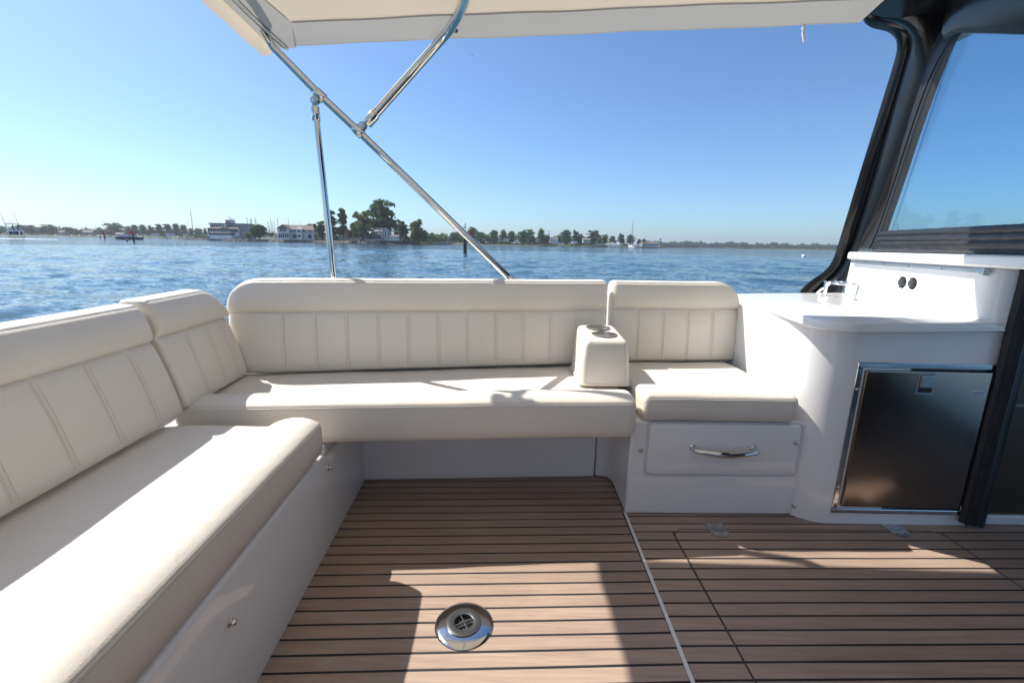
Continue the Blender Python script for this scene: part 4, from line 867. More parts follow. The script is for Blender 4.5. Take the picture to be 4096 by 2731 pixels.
for kd, sds in (('broad', (11, 12, 13)), ('oak', (21, 22)), ('pine', (31, 32)), ('ball', (41,)), ('cone', (51,))):
    KINDS[kd] = [({}, sd, trunk_mesh('trunk', sd, kd)) for sd in sds]
def tree(px0, px1, pyt, pyb, Y, kind, mi, label, var=0, group=None, name='tree', fine=False):
    """tree whose crown spans px0..px1, from its foot at pyb to its top at pyt, at depth Y"""
    a, b = at(px0, pyb, Y), at(px1, pyb, Y); top = at((px0+px1)/2, pyt, Y); x = (a.x+b.x)/2; zb = (a.z+b.z)/2; h = top.z - zb; wd = (b.x-a.x)
    cache, sd, tm = KINDS[kind][var % len(KINDS[kind])]; key = (mi, fine)
    if key not in cache: cache[key] = crown_mesh('crown', sd, kind, LEAF[mi], 9000 if fine else 2600)
    t = thing(name, label, 'tree' if name == 'tree' else 'bush', (x, Y, zb), group)
    ang = random.choice((0, 1, 2, 3))*math.pi/2 + random.uniform(-0.3, 0.3)
    t.rotation_euler = (0, 0, ang); k_ = (1.22 if kind in ('broad', 'oak') else 1.55 if kind == 'pine' else 1.05) if not fine else (1.3 if kind == 'pine' else 1.06); t.scale = (wd*k_, wd*k_, h)
    for nm, me in (('crown', cache[key]), ('trunk', tm)):
        o = bpy.data.objects.new(nm, me); link(o); o.parent = t
    return t
Z1 = zone(0, 780, 1100/2352); Z2 = zone(1000, 780, 800/2352); Z3 = zone(1700, 830, 1000/2352); Z4 = zone(2500, 880, 1000/2352)

# ---- land sheets
def land(name, front, back, hi, mat_):
    """low bank: foot in the water along `front`, rising to hi and running to `back`"""
    rows = [[], [], [], []]
    for (px, Y), (px2, Y2) in zip(front, back):
        x, x2 = gx(px, Y), gx(px2, Y2); j = random.uniform(-0.15, 0.15)
        rows[0].append((x, Y, SEA-0.5)); rows[1].append((x, Y+0.8, SEA+0.25+j*0.3)); rows[2].append((x*1.02, Y*1.02+2, SEA+hi+j*0.3)); rows[3].append((x2, Y2, SEA+hi+1.0))
    return tag(MB().grid(rows).build(name, mat_, smooth=60), None, None, None, 'structure')
land('left_shore_land', [(-700, 500), (0, 500), (260, 480), (520, 540), (900, 540), (1200, 520)], [(-700, 1100)]*1 + [(0, 1100), (260, 1100), (520, 1100), (900, 1100), (1200, 1100)], 0.9, LAND)
land('point_land', [(733, 292), (820, 283), (1000, 275), (1200, 262), (1400, 250), (1560, 247), (1720, 256), (1780, 300), (1800, 360)], [(742, 300), (830, 312), (1010, 330), (1150, 420), (1380, 430), (1560, 440), (1720, 440), (1790, 440), (1830, 440)], 1.1, LAND)
land('right_shore_land', [(1640, 385), (1760, 380), (1930, 385), (2100, 395), (2300, 405), (2430, 410), (2640, 400), (2660, 402)], [(1640, 520), (1760, 520), (1930, 520), (2100, 520), (2300, 530), (2440, 530), (2630, 440), (2655, 420)], 1.0, LAND)
land('beach', [(1925, 383), (1990, 385), (2060, 389), (2135, 394)], [(1925, 389), (1990, 391), (2060, 395), (2135, 400)], 0.45, SAND)
land('far_shore_land', [(2380, 1050), (2700, 1080), (3000, 1080), (3300, 950), (3500, 930), (4300, 900)], [(2380, 1500), (2700, 1500), (3000, 1500), (3300, 1500), (3500, 1500), (4300, 1500)], 1.0, LAND)

# ---- trees of the left shore
LT = [(-60, 60, 252, 338, 'broad', 1), (150, 250, 250, 336, 'broad', 0), (228, 330, 255, 340, 'broad', 3), (325, 415, 265, 340, 'broad', 0), (362, 490, 247, 340, 'broad', 1), (535, 642, 272, 340, 'broad', 0), (640, 702, 293, 340, 'broad', 1), (690, 800, 291, 338, 'broad', 0), (800, 850, 298, 340, 'broad', 1), (842, 905, 281, 345, 'broad', 0),
      (898, 1072, 240, 345, 'oak', 1), (912, 992, 296, 346, 'broad', 4), (1068, 1135, 262, 345, 'broad', 2), (1125, 1195, 258, 345, 'pine', 3), (1190, 1268, 250, 348, 'broad', 0), (1265, 1335, 256, 348, 'broad', 1), (1322, 1416, 283, 352, 'broad', 1), (1335, 1402, 250, 346, 'pine', 3), (1400, 1482, 249, 348, 'pine', 3), (1478, 1545, 248, 348, 'pine', 3), (1490, 1562, 282, 352, 'broad', 2), (1545, 1612, 258, 350, 'pine', 3), (1610, 1668, 280, 352, 'broad', 0), (1665, 1742, 282, 352, 'broad', 1), (1738, 1778, 279, 352, 'broad', 0)]
LT.sort(key=lambda q: q[0]+q[1])
for i, (a, b, t_, bb, kd, mi) in enumerate(LT):
    tone = ['dark green', 'mid green', 'olive green', 'dark pine', 'rust-coloured'][mi]
    tree(Z1(a, 0)[0], Z1(b, 0)[0], Z1(0, t_)[1], Z1(0, bb)[1], 525 + 18*(i % 3), kd, mi, '%s tree on the far left shore, %s from the left' % (tone, ORD[i+1]), i, 'trees on the far left shore')
# ---- trees of the point
PT = [(775, 905, 300, 528, 'broad', 0, 252, 'low dense dark tree at the right end of the brown-roofed house', 1), (840, 1062, 178, 528, 'pine', 0, 262, 'tall dark pine behind the steel support tube on the point', 0), (1030, 1178, 165, 522, 'pine', 0, 258, 'tall slender pine just right of the steel support tube on the point', 1),
      (1105, 1228, 393, 512, 'broad', 4, 250, 'small rust-coloured tree in front of the beige cottage', 0), (1195, 1465, 195, 528, 'oak', 2, 256, 'broad olive tree left of the largest oak', 1), (1352, 1782, 64, 515, 'oak', 0, 272, 'largest oak on the point, towering over the white house', 0),
      (1700, 1880, 298, 530, 'broad', 0, 262, 'round dark tree at the foot of the largest oak', 2), (1850, 2065, 272, 532, 'broad', 2, 268, 'sunlit olive tree at the right end of the point', 0), (1960, 2125, 405, 540, 'broad', 1, 266, 'low bushy tree at the tip of the point', 1), (1160, 1300, 300, 470, 'broad', 0, 300, 'dark tree behind the beige cottage', 0), (890, 1010, 330, 528, 'broad', 0, 270, 'dark shrubby tree under the tall pines', 2), (640, 800, 335, 420, 'broad', 2, 330, 'pale tree top showing above the brown roof', 1)]
for a, b, t_, bb, kd, mi, Y, lab, vr in PT:
    tree(Z2(a, 0)[0], Z2(b, 0)[0], Z2(0, t_)[1], Z2(0, bb)[1], Y, kd, mi, lab, vr, None, 'tree', True)
tree(Z1(2145, 0)[0], Z1(2292, 0)[0], Z1(0, 243)[1], Z1(0, 380)[1], 276, 'ball', 0, 'large round dark bush right of the waterside restaurant', 0, None, 'bush', True)
tree(Z1(2092, 0)[0], Z1(2152, 0)[0], Z1(0, 318)[1], Z1(0, 378)[1], 276, 'ball', 2, 'small olive bush between the restaurant and the round dark bush', 0, None, 'bush')
tree(Z1(2285, 0)[0], Z1(2352, 0)[0], Z1(0, 318)[1], Z1(0, 362)[1], 276, 'broad', 2, 'small yellowish bush right of the round dark bush', 0, None, 'bush')
for i, (a, b, t_) in enumerate(((1655, 1700, 346), (1690, 1735, 350), (1728, 1772, 347), (1765, 1800, 352), (2005, 2050, 354))):
    tree(Z1(a, 0)[0], Z1(b, 0)[0], Z1(0, t_)[1], Z1(0, 368)[1], 281, 'ball', 2, 'low olive shrub on the rocks by the restaurant, %s from the left' % ORD[i+1], i, 'shrubs on the rocks', 'bush')
# ---- trees of the right shore
RT = [(20, 115, 235, 305, 'broad', 1), (225, 338, 224, 322, 'ball', 0), (385, 512, 178, 318, 'broad', 1), (455, 572, 213, 322, 'broad', 1), (558, 625, 255, 322, 'broad', 2), (605, 700, 208, 322, 'broad', 0), (688, 790, 203, 320, 'broad', 2), (775, 855, 218, 320, 'broad', 1), (760, 840, 268, 330, 'broad', 2), (865, 960, 205, 328, 'broad', 0), (920, 1045, 197, 330, 'broad', 1), (955, 1045, 255, 335, 'broad', 0), (1040, 1138, 189, 330, 'broad', 0), (1060, 1120, 225, 330, 'broad', 2), (1105, 1172, 253, 335, 'broad', 0), (1146, 1180, 219, 330, 'cone', 3), (1220, 1290, 255, 332, 'broad', 1), (1266, 1388, 206, 335, 'broad', 0), (1380, 1450, 204, 330, 'broad', 3), (1415, 1502, 243, 338, 'broad', 0), (1508, 1662, 216, 340, 'oak', 0), (1600, 1670, 285, 340, 'broad', 1), (1660, 1730, 248, 340, 'broad', 1), (1722, 1800, 264, 342, 'broad', 2), (1798, 1885, 238, 345, 'broad', 0), (1885, 1978, 256, 350, 'oak', 0), (1988, 2034, 295, 352, 'broad', 3), (2030, 2082, 291, 340, 'broad', 1)]
RT.sort(key=lambda q: q[0]+q[1])
for i, (a, b, t_, bb, kd, mi) in enumerate(RT):
    tone = ['dark green', 'mid green', 'olive green', 'dark evergreen', 'rust'][mi]
    tree(Z3(a, 0)[0], Z3(b, 0)[0], Z3(0, t_)[1], Z3(0, bb)[1], 405 + 14*((i*2) % 3), kd, mi, '%s tree along the right-hand shore, %s from the left' % (tone, ORD[i+1]), i, 'trees along the right-hand shore')
tree(Z4(1955, 0)[0], Z4(2003, 0)[0], Z4(0, 226)[1], Z4(0, 285)[1], 940, 'broad', 3, 'lone taller tree on the far shore beside the black pillar', 0)
# understorey that nobody could count
def thicket(name, runs, mat_, dens, hh, sz):
    g = np.random.default_rng(9); V = []
    for px0, px1, Y0, Y1, n in runs:
        for k in range(n):
            f = g.random(); px = px0 + (px1-px0)*f; Y = Y0 + (Y1-Y0)*f + g.random()*dens; x = gx(px, Y); w_ = hh*(0.80 + 0.10*math.sin(px*0.037) + 0.10*math.sin(px*0.11+1) + 0.06*math.sin(px*0.31)) 
            z = SEA + 0.8 + g.random()**0.6*w_*(0.75+0.5*g.random()); c = np.array([x, Y, z]); t = g.normal(size=3); t /= np.linalg.norm(t); b = np.cross(t, g.normal(size=3)); b /= np.linalg.norm(b); s_ = sz*(0.6+0.8*g.random())
            V += [c - t*s_, c - b*s_*0.7, c + t*s_, c + b*s_*0.7]
    me = bpy.data.meshes.new(name); me.from_pydata([tuple(v) for v in V], [], np.arange(len(V)).reshape(-1, 4).tolist()); me.materials.append(mat_)
    o = bpy.data.objects.new(name, me); link(o); o['kind'] = 'stuff'; return o
tag(thicket('undergrowth', [(-600, 1200, 545, 575, 15000)], LEAF[0], 12, 9.5, 0.85), 'dark undergrowth between the trees of the left shore', 'undergrowth')
tag(thicket('undergrowth', [(1640, 2420, 425, 432, 12000)], LEAF[1], 10, 8.2, 0.7), 'green undergrowth between the trees of the right shore', 'undergrowth')
tag(thicket('undergrowth', [(1240, 1790, 282, 300, 6500)], LEAF[0], 8, 5.6, 0.5), 'dark undergrowth under the trees of the point', 'undergrowth')
tag(thicket('far_wood', [(2560, 3000, 1095, 1095, 11000), (2950, 4300, 1085, 930, 22000)], LEAF[3], 40, 13.0, 1.7), 'wooded far shore along the horizon', 'woodland')
tag(thicket('marsh_grass', [(2900, 4300, 1060, 905, 4000)], LEAF[2], 5, 2.0, 0.9), 'strip of pale marsh grass at the foot of the far wood', 'grass')

# ---- riprap along the point
def rocks():
    g = random.Random(4); mb = MB(); base = [(1,0,0),(-1,0,0),(0,1,0),(0,-1,0),(0,0,1),(0,0,-1)]; fs = [(0,2,4),(2,1,4),(1,3,4),(3,0,4),(2,0,5),(1,2,5),(3,1,5),(0,3,5)]
    for k in range(1500):
        px = g.uniform(733, 1520); Y = np.interp(px, [733, 820, 1000, 1200, 1400, 1560], [292, 283, 275, 262, 250, 247]); f = g.random(); s_ = g.uniform(0.25, 0.75)
        c = Vector((gx(px, Y), Y + f*2.2 - 0.6, SEA - 0.1 + f*1.15)); mb.add([c + Vector((v[0]*s_*g.uniform(.7, 1.2), v[1]*s_*g.uniform(.6, 1.1), v[2]*s_*g.uniform(.5, .9))) for v in base], fs)
    return tag(mb.build('riprap', ROCKM), 'bank of grey boulders along the point', 'rocks', None, 'stuff')
rocks()
# ---- houses
def window(parent, x, z, w_, h_, y, nm='window', split=1):
    f = MB().box((x-w_/2, y-0.10, z-h_/2), (x+w_/2, y-0.005, z+h_/2)).build(nm, TRIM, parent); pw = (w_-0.16)/split
    for k in range(split): MB().box((x-w_/2+0.08+k*pw+0.04, y-0.14, z-h_/2+0.10), (x-w_/2+0.08+(k+1)*pw-0.04, y-0.09, z+h_/2-0.10)).build('pane', PANE, f)
def railing(parent, x0, x1, y, z, h_=1.0):
    o = MB().box((x0, y-0.06, z+h_-0.1), (x1, y+0.06, z+h_)).build('railing', TRIM, parent)
    mb = MB(); n = max(2, int((x1-x0)/0.35))
    for k in range(n+1): x = x0 + (x1-x0)*k/n; mb.box((x-0.05, y-0.04, z), (x+0.05, y+0.04, z+h_-0.1))
    tag(mb.build('baluster', TRIM, o), None, None, None, 'stuff'); return o
def gable(x0, x1, y0, y1, ze, zr, along='x', over=0.4):
    mb = MB(); xm, ym = (x0+x1)/2, (y0+y1)/2
    if along == 'x': vs = [(x0-over, y0-over, ze-0.1), (x1+over, y0-over, ze-0.1), (x1+over, y1+over, ze-0.1), (x0-over, y1+over, ze-0.1), (x0-over, ym, zr), (x1+over, ym, zr)]; fs = [(0,1,5,4), (2,3,4,5), (0,4,3), (1,2,5), (0,3,2,1)]
    else: vs = [(x0-over, y0-over, ze-0.1), (x1+over, y0-over, ze-0.1), (x1+over, y1+over, ze-0.1), (x0-over, y1+over, ze-0.1), (xm, y0-over, zr), (xm, y1+over, zr)]; fs = [(0,1,4), (1,2,5,4), (2,3,5), (3,0,4,5), (0,3,2,1)]
    return mb.add(vs, fs)
def hip(x0, x1, y0, y1, ze, zr, over=0.4, ridge=0.5):
    xm, ym = (x0+x1)/2, (y0+y1)/2; rx = (x1-x0)/2*ridge
    return MB().add([(x0-over, y0-over, ze), (x1+over, y0-over, ze), (x1+over, y1+over, ze), (x0-over, y1+over, ze), (xm-rx, ym, zr), (xm+rx, ym, zr)], [(0,1,5,4), (1,2,5), (2,3,4,5), (3,0,4), (0,3,2,1)])
def box(parent, nm, m, x0, x1, y0, y1, z0, z1): return MB().box((x0, y0, z0), (x1, y1, z1)).build(nm, m, parent)
# restaurant
Y = 284.0
def RX(zx): return gx(Z1(zx, 0)[0], Y)
def RZ(zy, zx=1930): return at(*Z1(zx, zy), Y).z
zg = RZ(371); rs = thing('restaurant_building', 'three-storey white and grey waterside restaurant with cupola on the point', 'building', ((RX(1770)+RX(2095))/2, Y+6, zg-0.5))
box(rs, 'deck_wall', TRIM, RX(1785), RX(2010), Y-3.2, Y, zg-0.5, RZ(346))
box(rs, 'lower_wall', WALLW, RX(1780), RX(2050), Y, Y+11, zg-0.5, RZ(322)); box(rs, 'middle_wall', WALLW, RX(1782), RX(2050), Y+0.02, Y+10.9, RZ(321.5), RZ(284))
box(rs, 'upper_wall', WALLG, RX(1776), RX(2088), Y+3.5, Y+12, RZ(283.5), RZ(249)); box(rs, 'side_wing', WALLG, RX(2052), RX(2095), Y+1.5, Y+12.2, zg-0.5, RZ(284))
rr_ = MB(); rr_.box((RX(1770), Y+2.8, RZ(249)+0.01), (RX(2092), Y+12.6, RZ(240))); rr_.build('roof', ROOFG, rs)
pr = MB(); pr.add([(RX(1800), Y-0.6, RZ(289)), (RX(2052), Y-0.6, RZ(289)), (RX(2030), Y+3.4, RZ(266)), (RX(1840), Y+3.4, RZ(266)), (RX(1800), Y+3.4, RZ(289)), (RX(2052), Y+3.4, RZ(289))], [(0,1,2,3), (0,3,4), (1,5,2), (0,4,5,1)]); pr.build('porch_roof', ROOFB, rs)
box(rs, 'dormer', TRIM, RX(1884), RX(1934), Y+0.6, Y+3.4, RZ(284), RZ(256)); gable(RX(1880), RX(1938), Y+0.5, Y+3.45, RZ(256), RZ(246), 'y', 0.1).build('dormer_roof', ROOFB, rs)
box(rs, 'cupola', TRIM, RX(1900), RX(1947), Y+5, Y+9.5, RZ(239), RZ(213)); cpr = hip(RX(1900), RX(1947), Y+5, Y+9.5, RZ(212), RZ(192), 0.6, 0.02).build('cupola_roof', ROOFT, rs)
MB().tube([(RX(1923), Y+7.2, RZ(192)), (RX(1919), Y+7.2, RZ(170))], 0.12, 6).build('finial', PILE, cpr)
for i in range(3): window(rs, RX(1908+i*15), RZ(226), 0.9, 1.5, Y+5, 'cupola_window')
for zx in (1797, 1815, 1835, 1860, 1955, 1980, 2010, 2030): window(rs, RX(zx), RZ(267), 1.3, 1.6, Y+3.5)
for i in range(13): window(rs, RX(1795+i*20), RZ(302), 1.5, 2.6, Y+0.02)
for i in range(11): window(rs, RX(1800+i*20.5), RZ(333), 1.9, 1.7, Y)
window(rs, RX(1895), RZ(268), 1.0, 1.4, Y+0.6); window(rs, RX(1920), RZ(268), 1.0, 1.4, Y+0.6)
railing(rs, RX(1815), RX(1985), Y-1.2, RZ(327), 1.1); box(rs, 'balcony', TRIM, RX(1812), RX(1988), Y-1.35, Y-0.01, RZ(329), RZ(327)-0.005)
railing(rs, RX(1882), RX(1936), Y+0.1, RZ(285), 0.8)
for zx in (2062, 2078, 2090):
    for zy in (268, 300, 330): window(rs, RX(zx), RZ(zy), 0.9, 1.4, Y+1.5 if zy > 280 else Y+3.5)
# brown-roofed house
Y = 263.0
def HX(zx): return gx(Z2(zx, 0)[0], Y)
def HZ(zy, zx=560): return at(*Z2(zx, zy), Y).z
zg = HZ(518); hs1 = thing('waterside_house', 'white two-storey house with brown hipped roof and balconies on the point', 'house', ((HX(345)+HX(790))/2, Y+5, zg-0.5))
box(hs1, 'gable_wing', WALLW, HX(350), HX(483), Y-2.0, Y+9, zg-0.5, HZ(400)); gable(HX(350), HX(483), Y-2, Y+9, HZ(399), HZ(350), 'y', 0.4).build('gable_roof', ROOFB, hs1)
gw = MB(); gw.add([(HX(350), Y-2.05, HZ(400)), (HX(483), Y-2.05, HZ(400)), (HX(416), Y-2.05, HZ(355)), (HX(350), Y-1.5, HZ(400)), (HX(483), Y-1.5, HZ(400)), (HX(416), Y-1.5, HZ(355))], [(0,1,2),(5,4,3),(0,3,4,1),(1,4,5,2),(2,5,3,0)]); gw.build('gable_wall', WALLW, hs1)
box(hs1, 'main_wall', WALLW, HX(483.5), HX(758), Y, Y+9, zg-0.5, HZ(408)); gable(HX(440), HX(758), Y-0.6, Y+9.5, HZ(407), HZ(352), 'x', 0.4).build('roof', ROOFB, hs1)
box(hs1, 'bay', TRIM, HX(573), HX(625), Y-1.6, Y-0.01, zg-0.5, HZ(404)); hip(HX(552), HX(645), Y-1.7, Y+2.5, HZ(404), HZ(364), 0.3, 0.02).build('bay_roof', ROOFT, hs1)
MB().box((HX(746), Y+1, zg), (HX(770), Y+2.6, HZ(334))).build('chimney', BRICK, hs1)
for i, zx in enumerate((385, 410, 435)): window(hs1, HX(zx+6), HZ(420), 1.1, 1.9, Y-2.05)
for i in range(5): window(hs1, HX(373+i*24), HZ(482), 1.15, 2.5, Y-2.0)
for zx in (505, 535, 645, 668, 705, 735): window(hs1, HX(zx), HZ(427), 1.4, 1.9, Y)
for zx in (520, 545, 700, 715): window(hs1, HX(zx), HZ(486), 1.5, 2.4, Y)
window(hs1, HX(598), HZ(427), 1.7, 1.7, Y-1.6, 'window', 2); window(hs1, HX(598), HZ(483), 1.7, 1.8, Y-1.6, 'window', 2)
for a, b in ((362, 466), (487, 572), (627, 757)): railing(hs1, HX(a), HX(b), Y-2.6 if a < 400 else Y-1.4, HZ(457), 1.15); box(hs1, 'balcony', TRIM, HX(a), HX(b), Y-2.75 if a < 400 else Y-1.55, (Y-2.06 if a < 400 else Y-0.01), HZ(460), HZ(457)-0.005)
for zx in (489, 571, 628, 680, 755): box(hs1, 'porch_post', TRIM, HX(zx)-0.09, HX(zx)+0.09, Y-1.5, Y-1.32, zg-0.5, HZ(408))
box(hs1, 'terrace', TRIM, HX(760), HX(812), Y-0.5, Y+4, HZ(460), HZ(455)); railing(hs1, HX(760), HX(812), Y-0.4, HZ(455), 1.0)
fe = thing('dock_fence', 'white railing fence left of the brown-roofed house', 'fence', (HX(265), Y-3.5, zg-0.4)); railing(fe, HX(180), HX(348), Y-3.5, zg-0.3, 1.5)
# white house under the oak
Y = 258.0
h2 = thing('gabled_house', 'white house with tan roof and screened porch below the largest oak', 'house', (HX(1500), Y+4, HZ(525, 1500)-0.5)); zg = HZ(525, 1500)
box(h2, 'wall', WALLW, HX(1430), HX(1575), Y+1.5, Y+8, zg-0.5, HZ(426, 1500)); gable(HX(1430), HX(1575), Y+1.5, Y+8, HZ(425, 1500), HZ(383, 1500), 'x', 0.4).build('roof', ROOFT, h2)
box(h2, 'end_wing', WALLW, HX(1576), HX(1617), Y, Y+8, zg-0.5, HZ(425, 1500)); gable(HX(1560), HX(1619), Y, Y+8, HZ(424, 1500), HZ(385, 1500), 'y', 0.3).build('wing_roof', ROOFT, h2)
box(h2, 'porch_wall', TRIM, HX(1378), HX(1550), Y-1.5, Y+1.49, zg-0.5, HZ(466, 1500)); MB().add([(HX(1370), Y-1.9, HZ(466, 1500)), (HX(1556), Y-1.9, HZ(466, 1500)), (HX(1556), Y+1.6, HZ(452, 1500)), (HX(1370), Y+1.6, HZ(452, 1500)), (HX(1370), Y+1.6, HZ(466, 1500)), (HX(1556), Y+1.6, HZ(466, 1500))], [(0,1,2,3),(0,3,4),(1,5,2),(0,4,5,1)]).build('porch_roof', ROOFG, h2)
for i in range(7): window(h2, HX(1390+i*25), HZ(495, 1500), 1.5, 2.7, Y-1.5, 'porch_screen')
for zx in (1460, 1490, 1530): window(h2, HX(zx), HZ(440, 1500), 0.9, 1.5, Y+1.5)
for zy in (445, 480): window(h2, HX(1598), HZ(zy, 1500), 0.9, 1.6, Y)
def simple_house(nm, lab, zf, x0, x1, zb, ze, zr, Y_, wm, rm, along='x', dep=6, wins=3, cat='house'):
    f = lambda q: gx(zf(q, 0)[0], Y_); h = lambda q: at(*zf((x0+x1)/2, q), Y_).z
    t = thing(nm, lab, cat, ((f(x0)+f(x1))/2, Y_+dep/2, h(zb)-0.6)); box(t, 'wall', wm, f(x0), f(x1), Y_, Y_+dep, h(zb)-0.6, h(ze)); gable(f(x0), f(x1), Y_, Y_+dep, h(ze)+0.105, h(zr), along, 0.3).build('roof', rm, t)
    for k in range(wins): window(t, f(x0) + (f(x1)-f(x0))*(k+0.5)/wins, (h(zb)+h(ze))/2+0.2, min(1.2, (f(x1)-f(x0))/wins*0.55), min(1.5, (h(ze)-h(zb))*0.5), Y_)
    return t
simple_house('annex_house', 'small white annex right of the screened porch house', Z2, 1622, 1742, 526, 488, 466, 256, WALLW, ROOFG, 'x', 5, 4)
simple_house('beige_cottage', 'beige cottage behind the small rust-coloured tree', Z2, 1045, 1160, 522, 470, 455, 262, WALLB, ROOFG, 'x', 6, 3)
simple_house('garage_building', 'pale beige garage with broad roof left of the broad olive tree', Z2, 1205, 1345, 512, 458, 405, 285, WALLB, ROOFT, 'y', 8, 3, 'garage')
simple_house('shore_house', 'low grey house with hip roof right of the point, left of two', Z3, 38, 108, 308, 290, 266, 400, WALLG, ROOFG, 'x', 8, 4)
simple_house('shore_house', 'low white house beside the boat lift, right of the point', Z3, 120, 212, 306, 288, 270, 398, WALLW, ROOFG, 'x', 8, 4)
simple_house('dormer_house', 'grey house with white gable between trees on the right-hand shore', Z3, 690, 790, 312, 288, 266, 404, WALLW, ROOFG, 'x', 7, 5)
simple_house('shore_house', 'small white gabled house half hidden left of the dark tree clump', Z3, 842, 886, 318, 296, 279, 404, WALLW, ROOFB, 'y', 7, 2)
simple_house('shore_house', 'dark-roofed house half hidden behind trees mid right-hand shore', Z3, 1045, 1102, 322, 303, 283, 408, WALLG, ROOFB, 'x', 7, 3)
simple_house('shore_house', 'bright white house right of the slim conifer on the right-hand shore', Z3, 1175, 1252, 330, 300, 280, 402, WALLW, ROOFG, 'x', 7, 4)
simple_house('shore_house', 'white cottage between the two tall dark trees on the right-hand shore', Z3, 1385, 1432, 330, 318, 308, 402, WALLW, ROOFG, 'y', 6, 2)
simple_house('flat_house', 'pale long-roofed house behind the large dark tree on the right-hand shore', Z3, 1488, 1556, 330, 300, 293, 404, WALLB, ROOFT, 'x', 7, 4)
simple_house('boat_house', 'low grey boathouse left of the tall-masted sailboat', Z3, 1855, 1908, 356, 348, 336, 398, WALLG, ROOFG, 'y', 6, 2, 'boathouse')
ch_ = simple_house('club_house', 'brown waterside clubhouse at the end of the right-hand shore', Z3, 2045, 2190, 362, 338, 320, 400, WALLG, ROOFB, 'x', 9, 6, 'building')
fx = gx(Z3(2075, 0)[0], 400); zr_ = at(*Z3(2092, 306), 400).z; MB().box((gx(Z3(2087, 0)[0], 400), 403, zr_-3), (gx(Z3(2097, 0)[0], 400), 405, zr_)).build('cupola', TRIM, ch_)
fl = thing('flagpole', 'thin flagpole with small flag beside the brown clubhouse', 'flagpole', (gx(Z3(2201, 0)[0], 398), 398, SEA+0.5)); zt2 = at(*Z3(2201, 292), 398).z
MB().tube([(fl.location.x, 398, SEA+0.4), (fl.location.x, 398, zt2)], 0.14, 6).build('pole', TRIM, fl); MB().box((fl.location.x+0.1, 397.95, zt2-1.2), (fl.location.x+1.6, 398.05, zt2-0.2)).build('flag', HULLD, fl)
simple_house('small_house', 'tiny white gabled shed on the far left shore', Z1, 1290, 1326, 349, 338, 323, 520, WALLW, ROOFT, 'y', 7, 2)
simple_house('small_house', 'white house on the far left shore between the pines and an olive tree', Z1, 1420, 1457, 352, 328, 317, 520, WALLW, ROOFG, 'x', 7, 2)
simple_house('small_house', 'low grey building under the big tree on the far left shore', Z1, 985, 1052, 346, 332, 324, 518, WALLG, ROOFT, 'x', 7, 4)
simple_house('small_house', 'grey-roofed house among trees on the far left shore, leftmost of the houses', Z1, 500, 546, 338, 318, 303, 518, WALLG, ROOFG, 'x', 7, 2)
simple_house('small_house', 'wide grey-roofed house on the far left shore left of the red markers', Z1, 700, 790, 338, 320, 300, 530, WALLG, ROOFG, 'x', 8, 4)

# ---- boats
def hullform(L_, W_, H_, sheer=0.25, n=11, tr_=0.75):
    """hull along +X (bow at +X), waterline at z=0"""
    rows = []
    for i in range(n):
        f = i/(n-1); w_ = W_/2*(tr_ + (1-tr_)*math.sin(math.pi*min(1, f*1.5)/2)) if f < 0.55 else W_/2*max(0.02, math.cos((f-0.55)/0.45*math.pi/2)**0.7); zt_ = H_*(1 + sheer*(f**2)); x = -L_/2 + L_*f
        rows.append([(x, -w_, zt_), (x, -w_*0.92, H_*0.3), (x - (0.06*L_*f), -w_*0.55, -0.35), (x - (0.06*L_*f), w_*0.55, -0.35), (x, w_*0.92, H_*0.3), (x, w_, zt_), (x, 0, zt_-0.02)])
    mb = MB().grid(rows, closev=True); k = len(rows[0]); mb.f += [tuple(range(k)), tuple(range(len(mb.v)-k, len(mb.v)))]; mb.m += [0, 0]; return mb
def place(t, x, y, rot, sc=1.0): t.location = (x, y, SEA); t.rotation_euler = (0, 0, rot); t.scale = (sc, sc, sc)
def sailboat(label, px, Y_, mast_h, rot, L_=9.0, hullm=HULLW, group=None, stays=True):
    t = thing('sailboat', label, 'sailboat', (0, 0, 0), group)
    hullform(L_, L_*0.31, L_*0.11, 0.3).build('hull', hullm, t, smooth=40)
    MB().box((-L_*0.15, -L_*0.10, L_*0.11), (L_*0.22, L_*0.10, L_*0.165)).build('cabin', HULLW, t)
    MB().tube([(L_*0.10, 0, L_*0.1), (L_*0.10, 0, mast_h)], [0.20, 0.14], 8).build('mast', MAST, t)
    MB().tube([(L_*0.10, 0, L_*0.24), (-L_*0.35, 0, L_*0.23)], 0.16, 8).build('boom', HULLD, t)
    if stays:
        for q in ((L_*0.49, 0), (-L_*0.49, 0)): MB().tube([(q[0], q[1], L_*0.13), (L_*0.10, 0, mast_h*0.97)], 0.03, 4).build('stay', MAST, t)
        MB().tube([(L_*0.10, -L_*0.09, mast_h*0.6), (L_*0.10, L_*0.09, mast_h*0.6)], 0.05, 5).build('spreader', MAST, t)
    place(t, gx(px, Y_), Y_, rot); return t
def mast_top(px, py, Y_): return at(px, py, Y_).z - SEA
sb = Z1(1636, 134); sailboat('sailboat with dark sail cover moored left of the restaurant', sb[0]+3, 300, mast_top(*sb, 300), R(25), 10, HULLW)
sb = Z3(1953, 124); sailboat('white sailboat with tall mast anchored off the right-hand shore', sb[0]-2, 330, mast_top(*sb, 330), R(100), 11.5, HULLW)
ml = [Z1(2122, 185), Z1(2150, 207), Z1(2158, 195), Z1(2196, 199), Z2(18, 285), Z2(28, 268), Z2(78, 275), Z2(218, 312), Z2(236, 325), Z2(250, 280), Z2(268, 310), Z2(298, 298), Z2(333, 264), Z2(462, 275), Z2(605, 325)]
ml.sort()
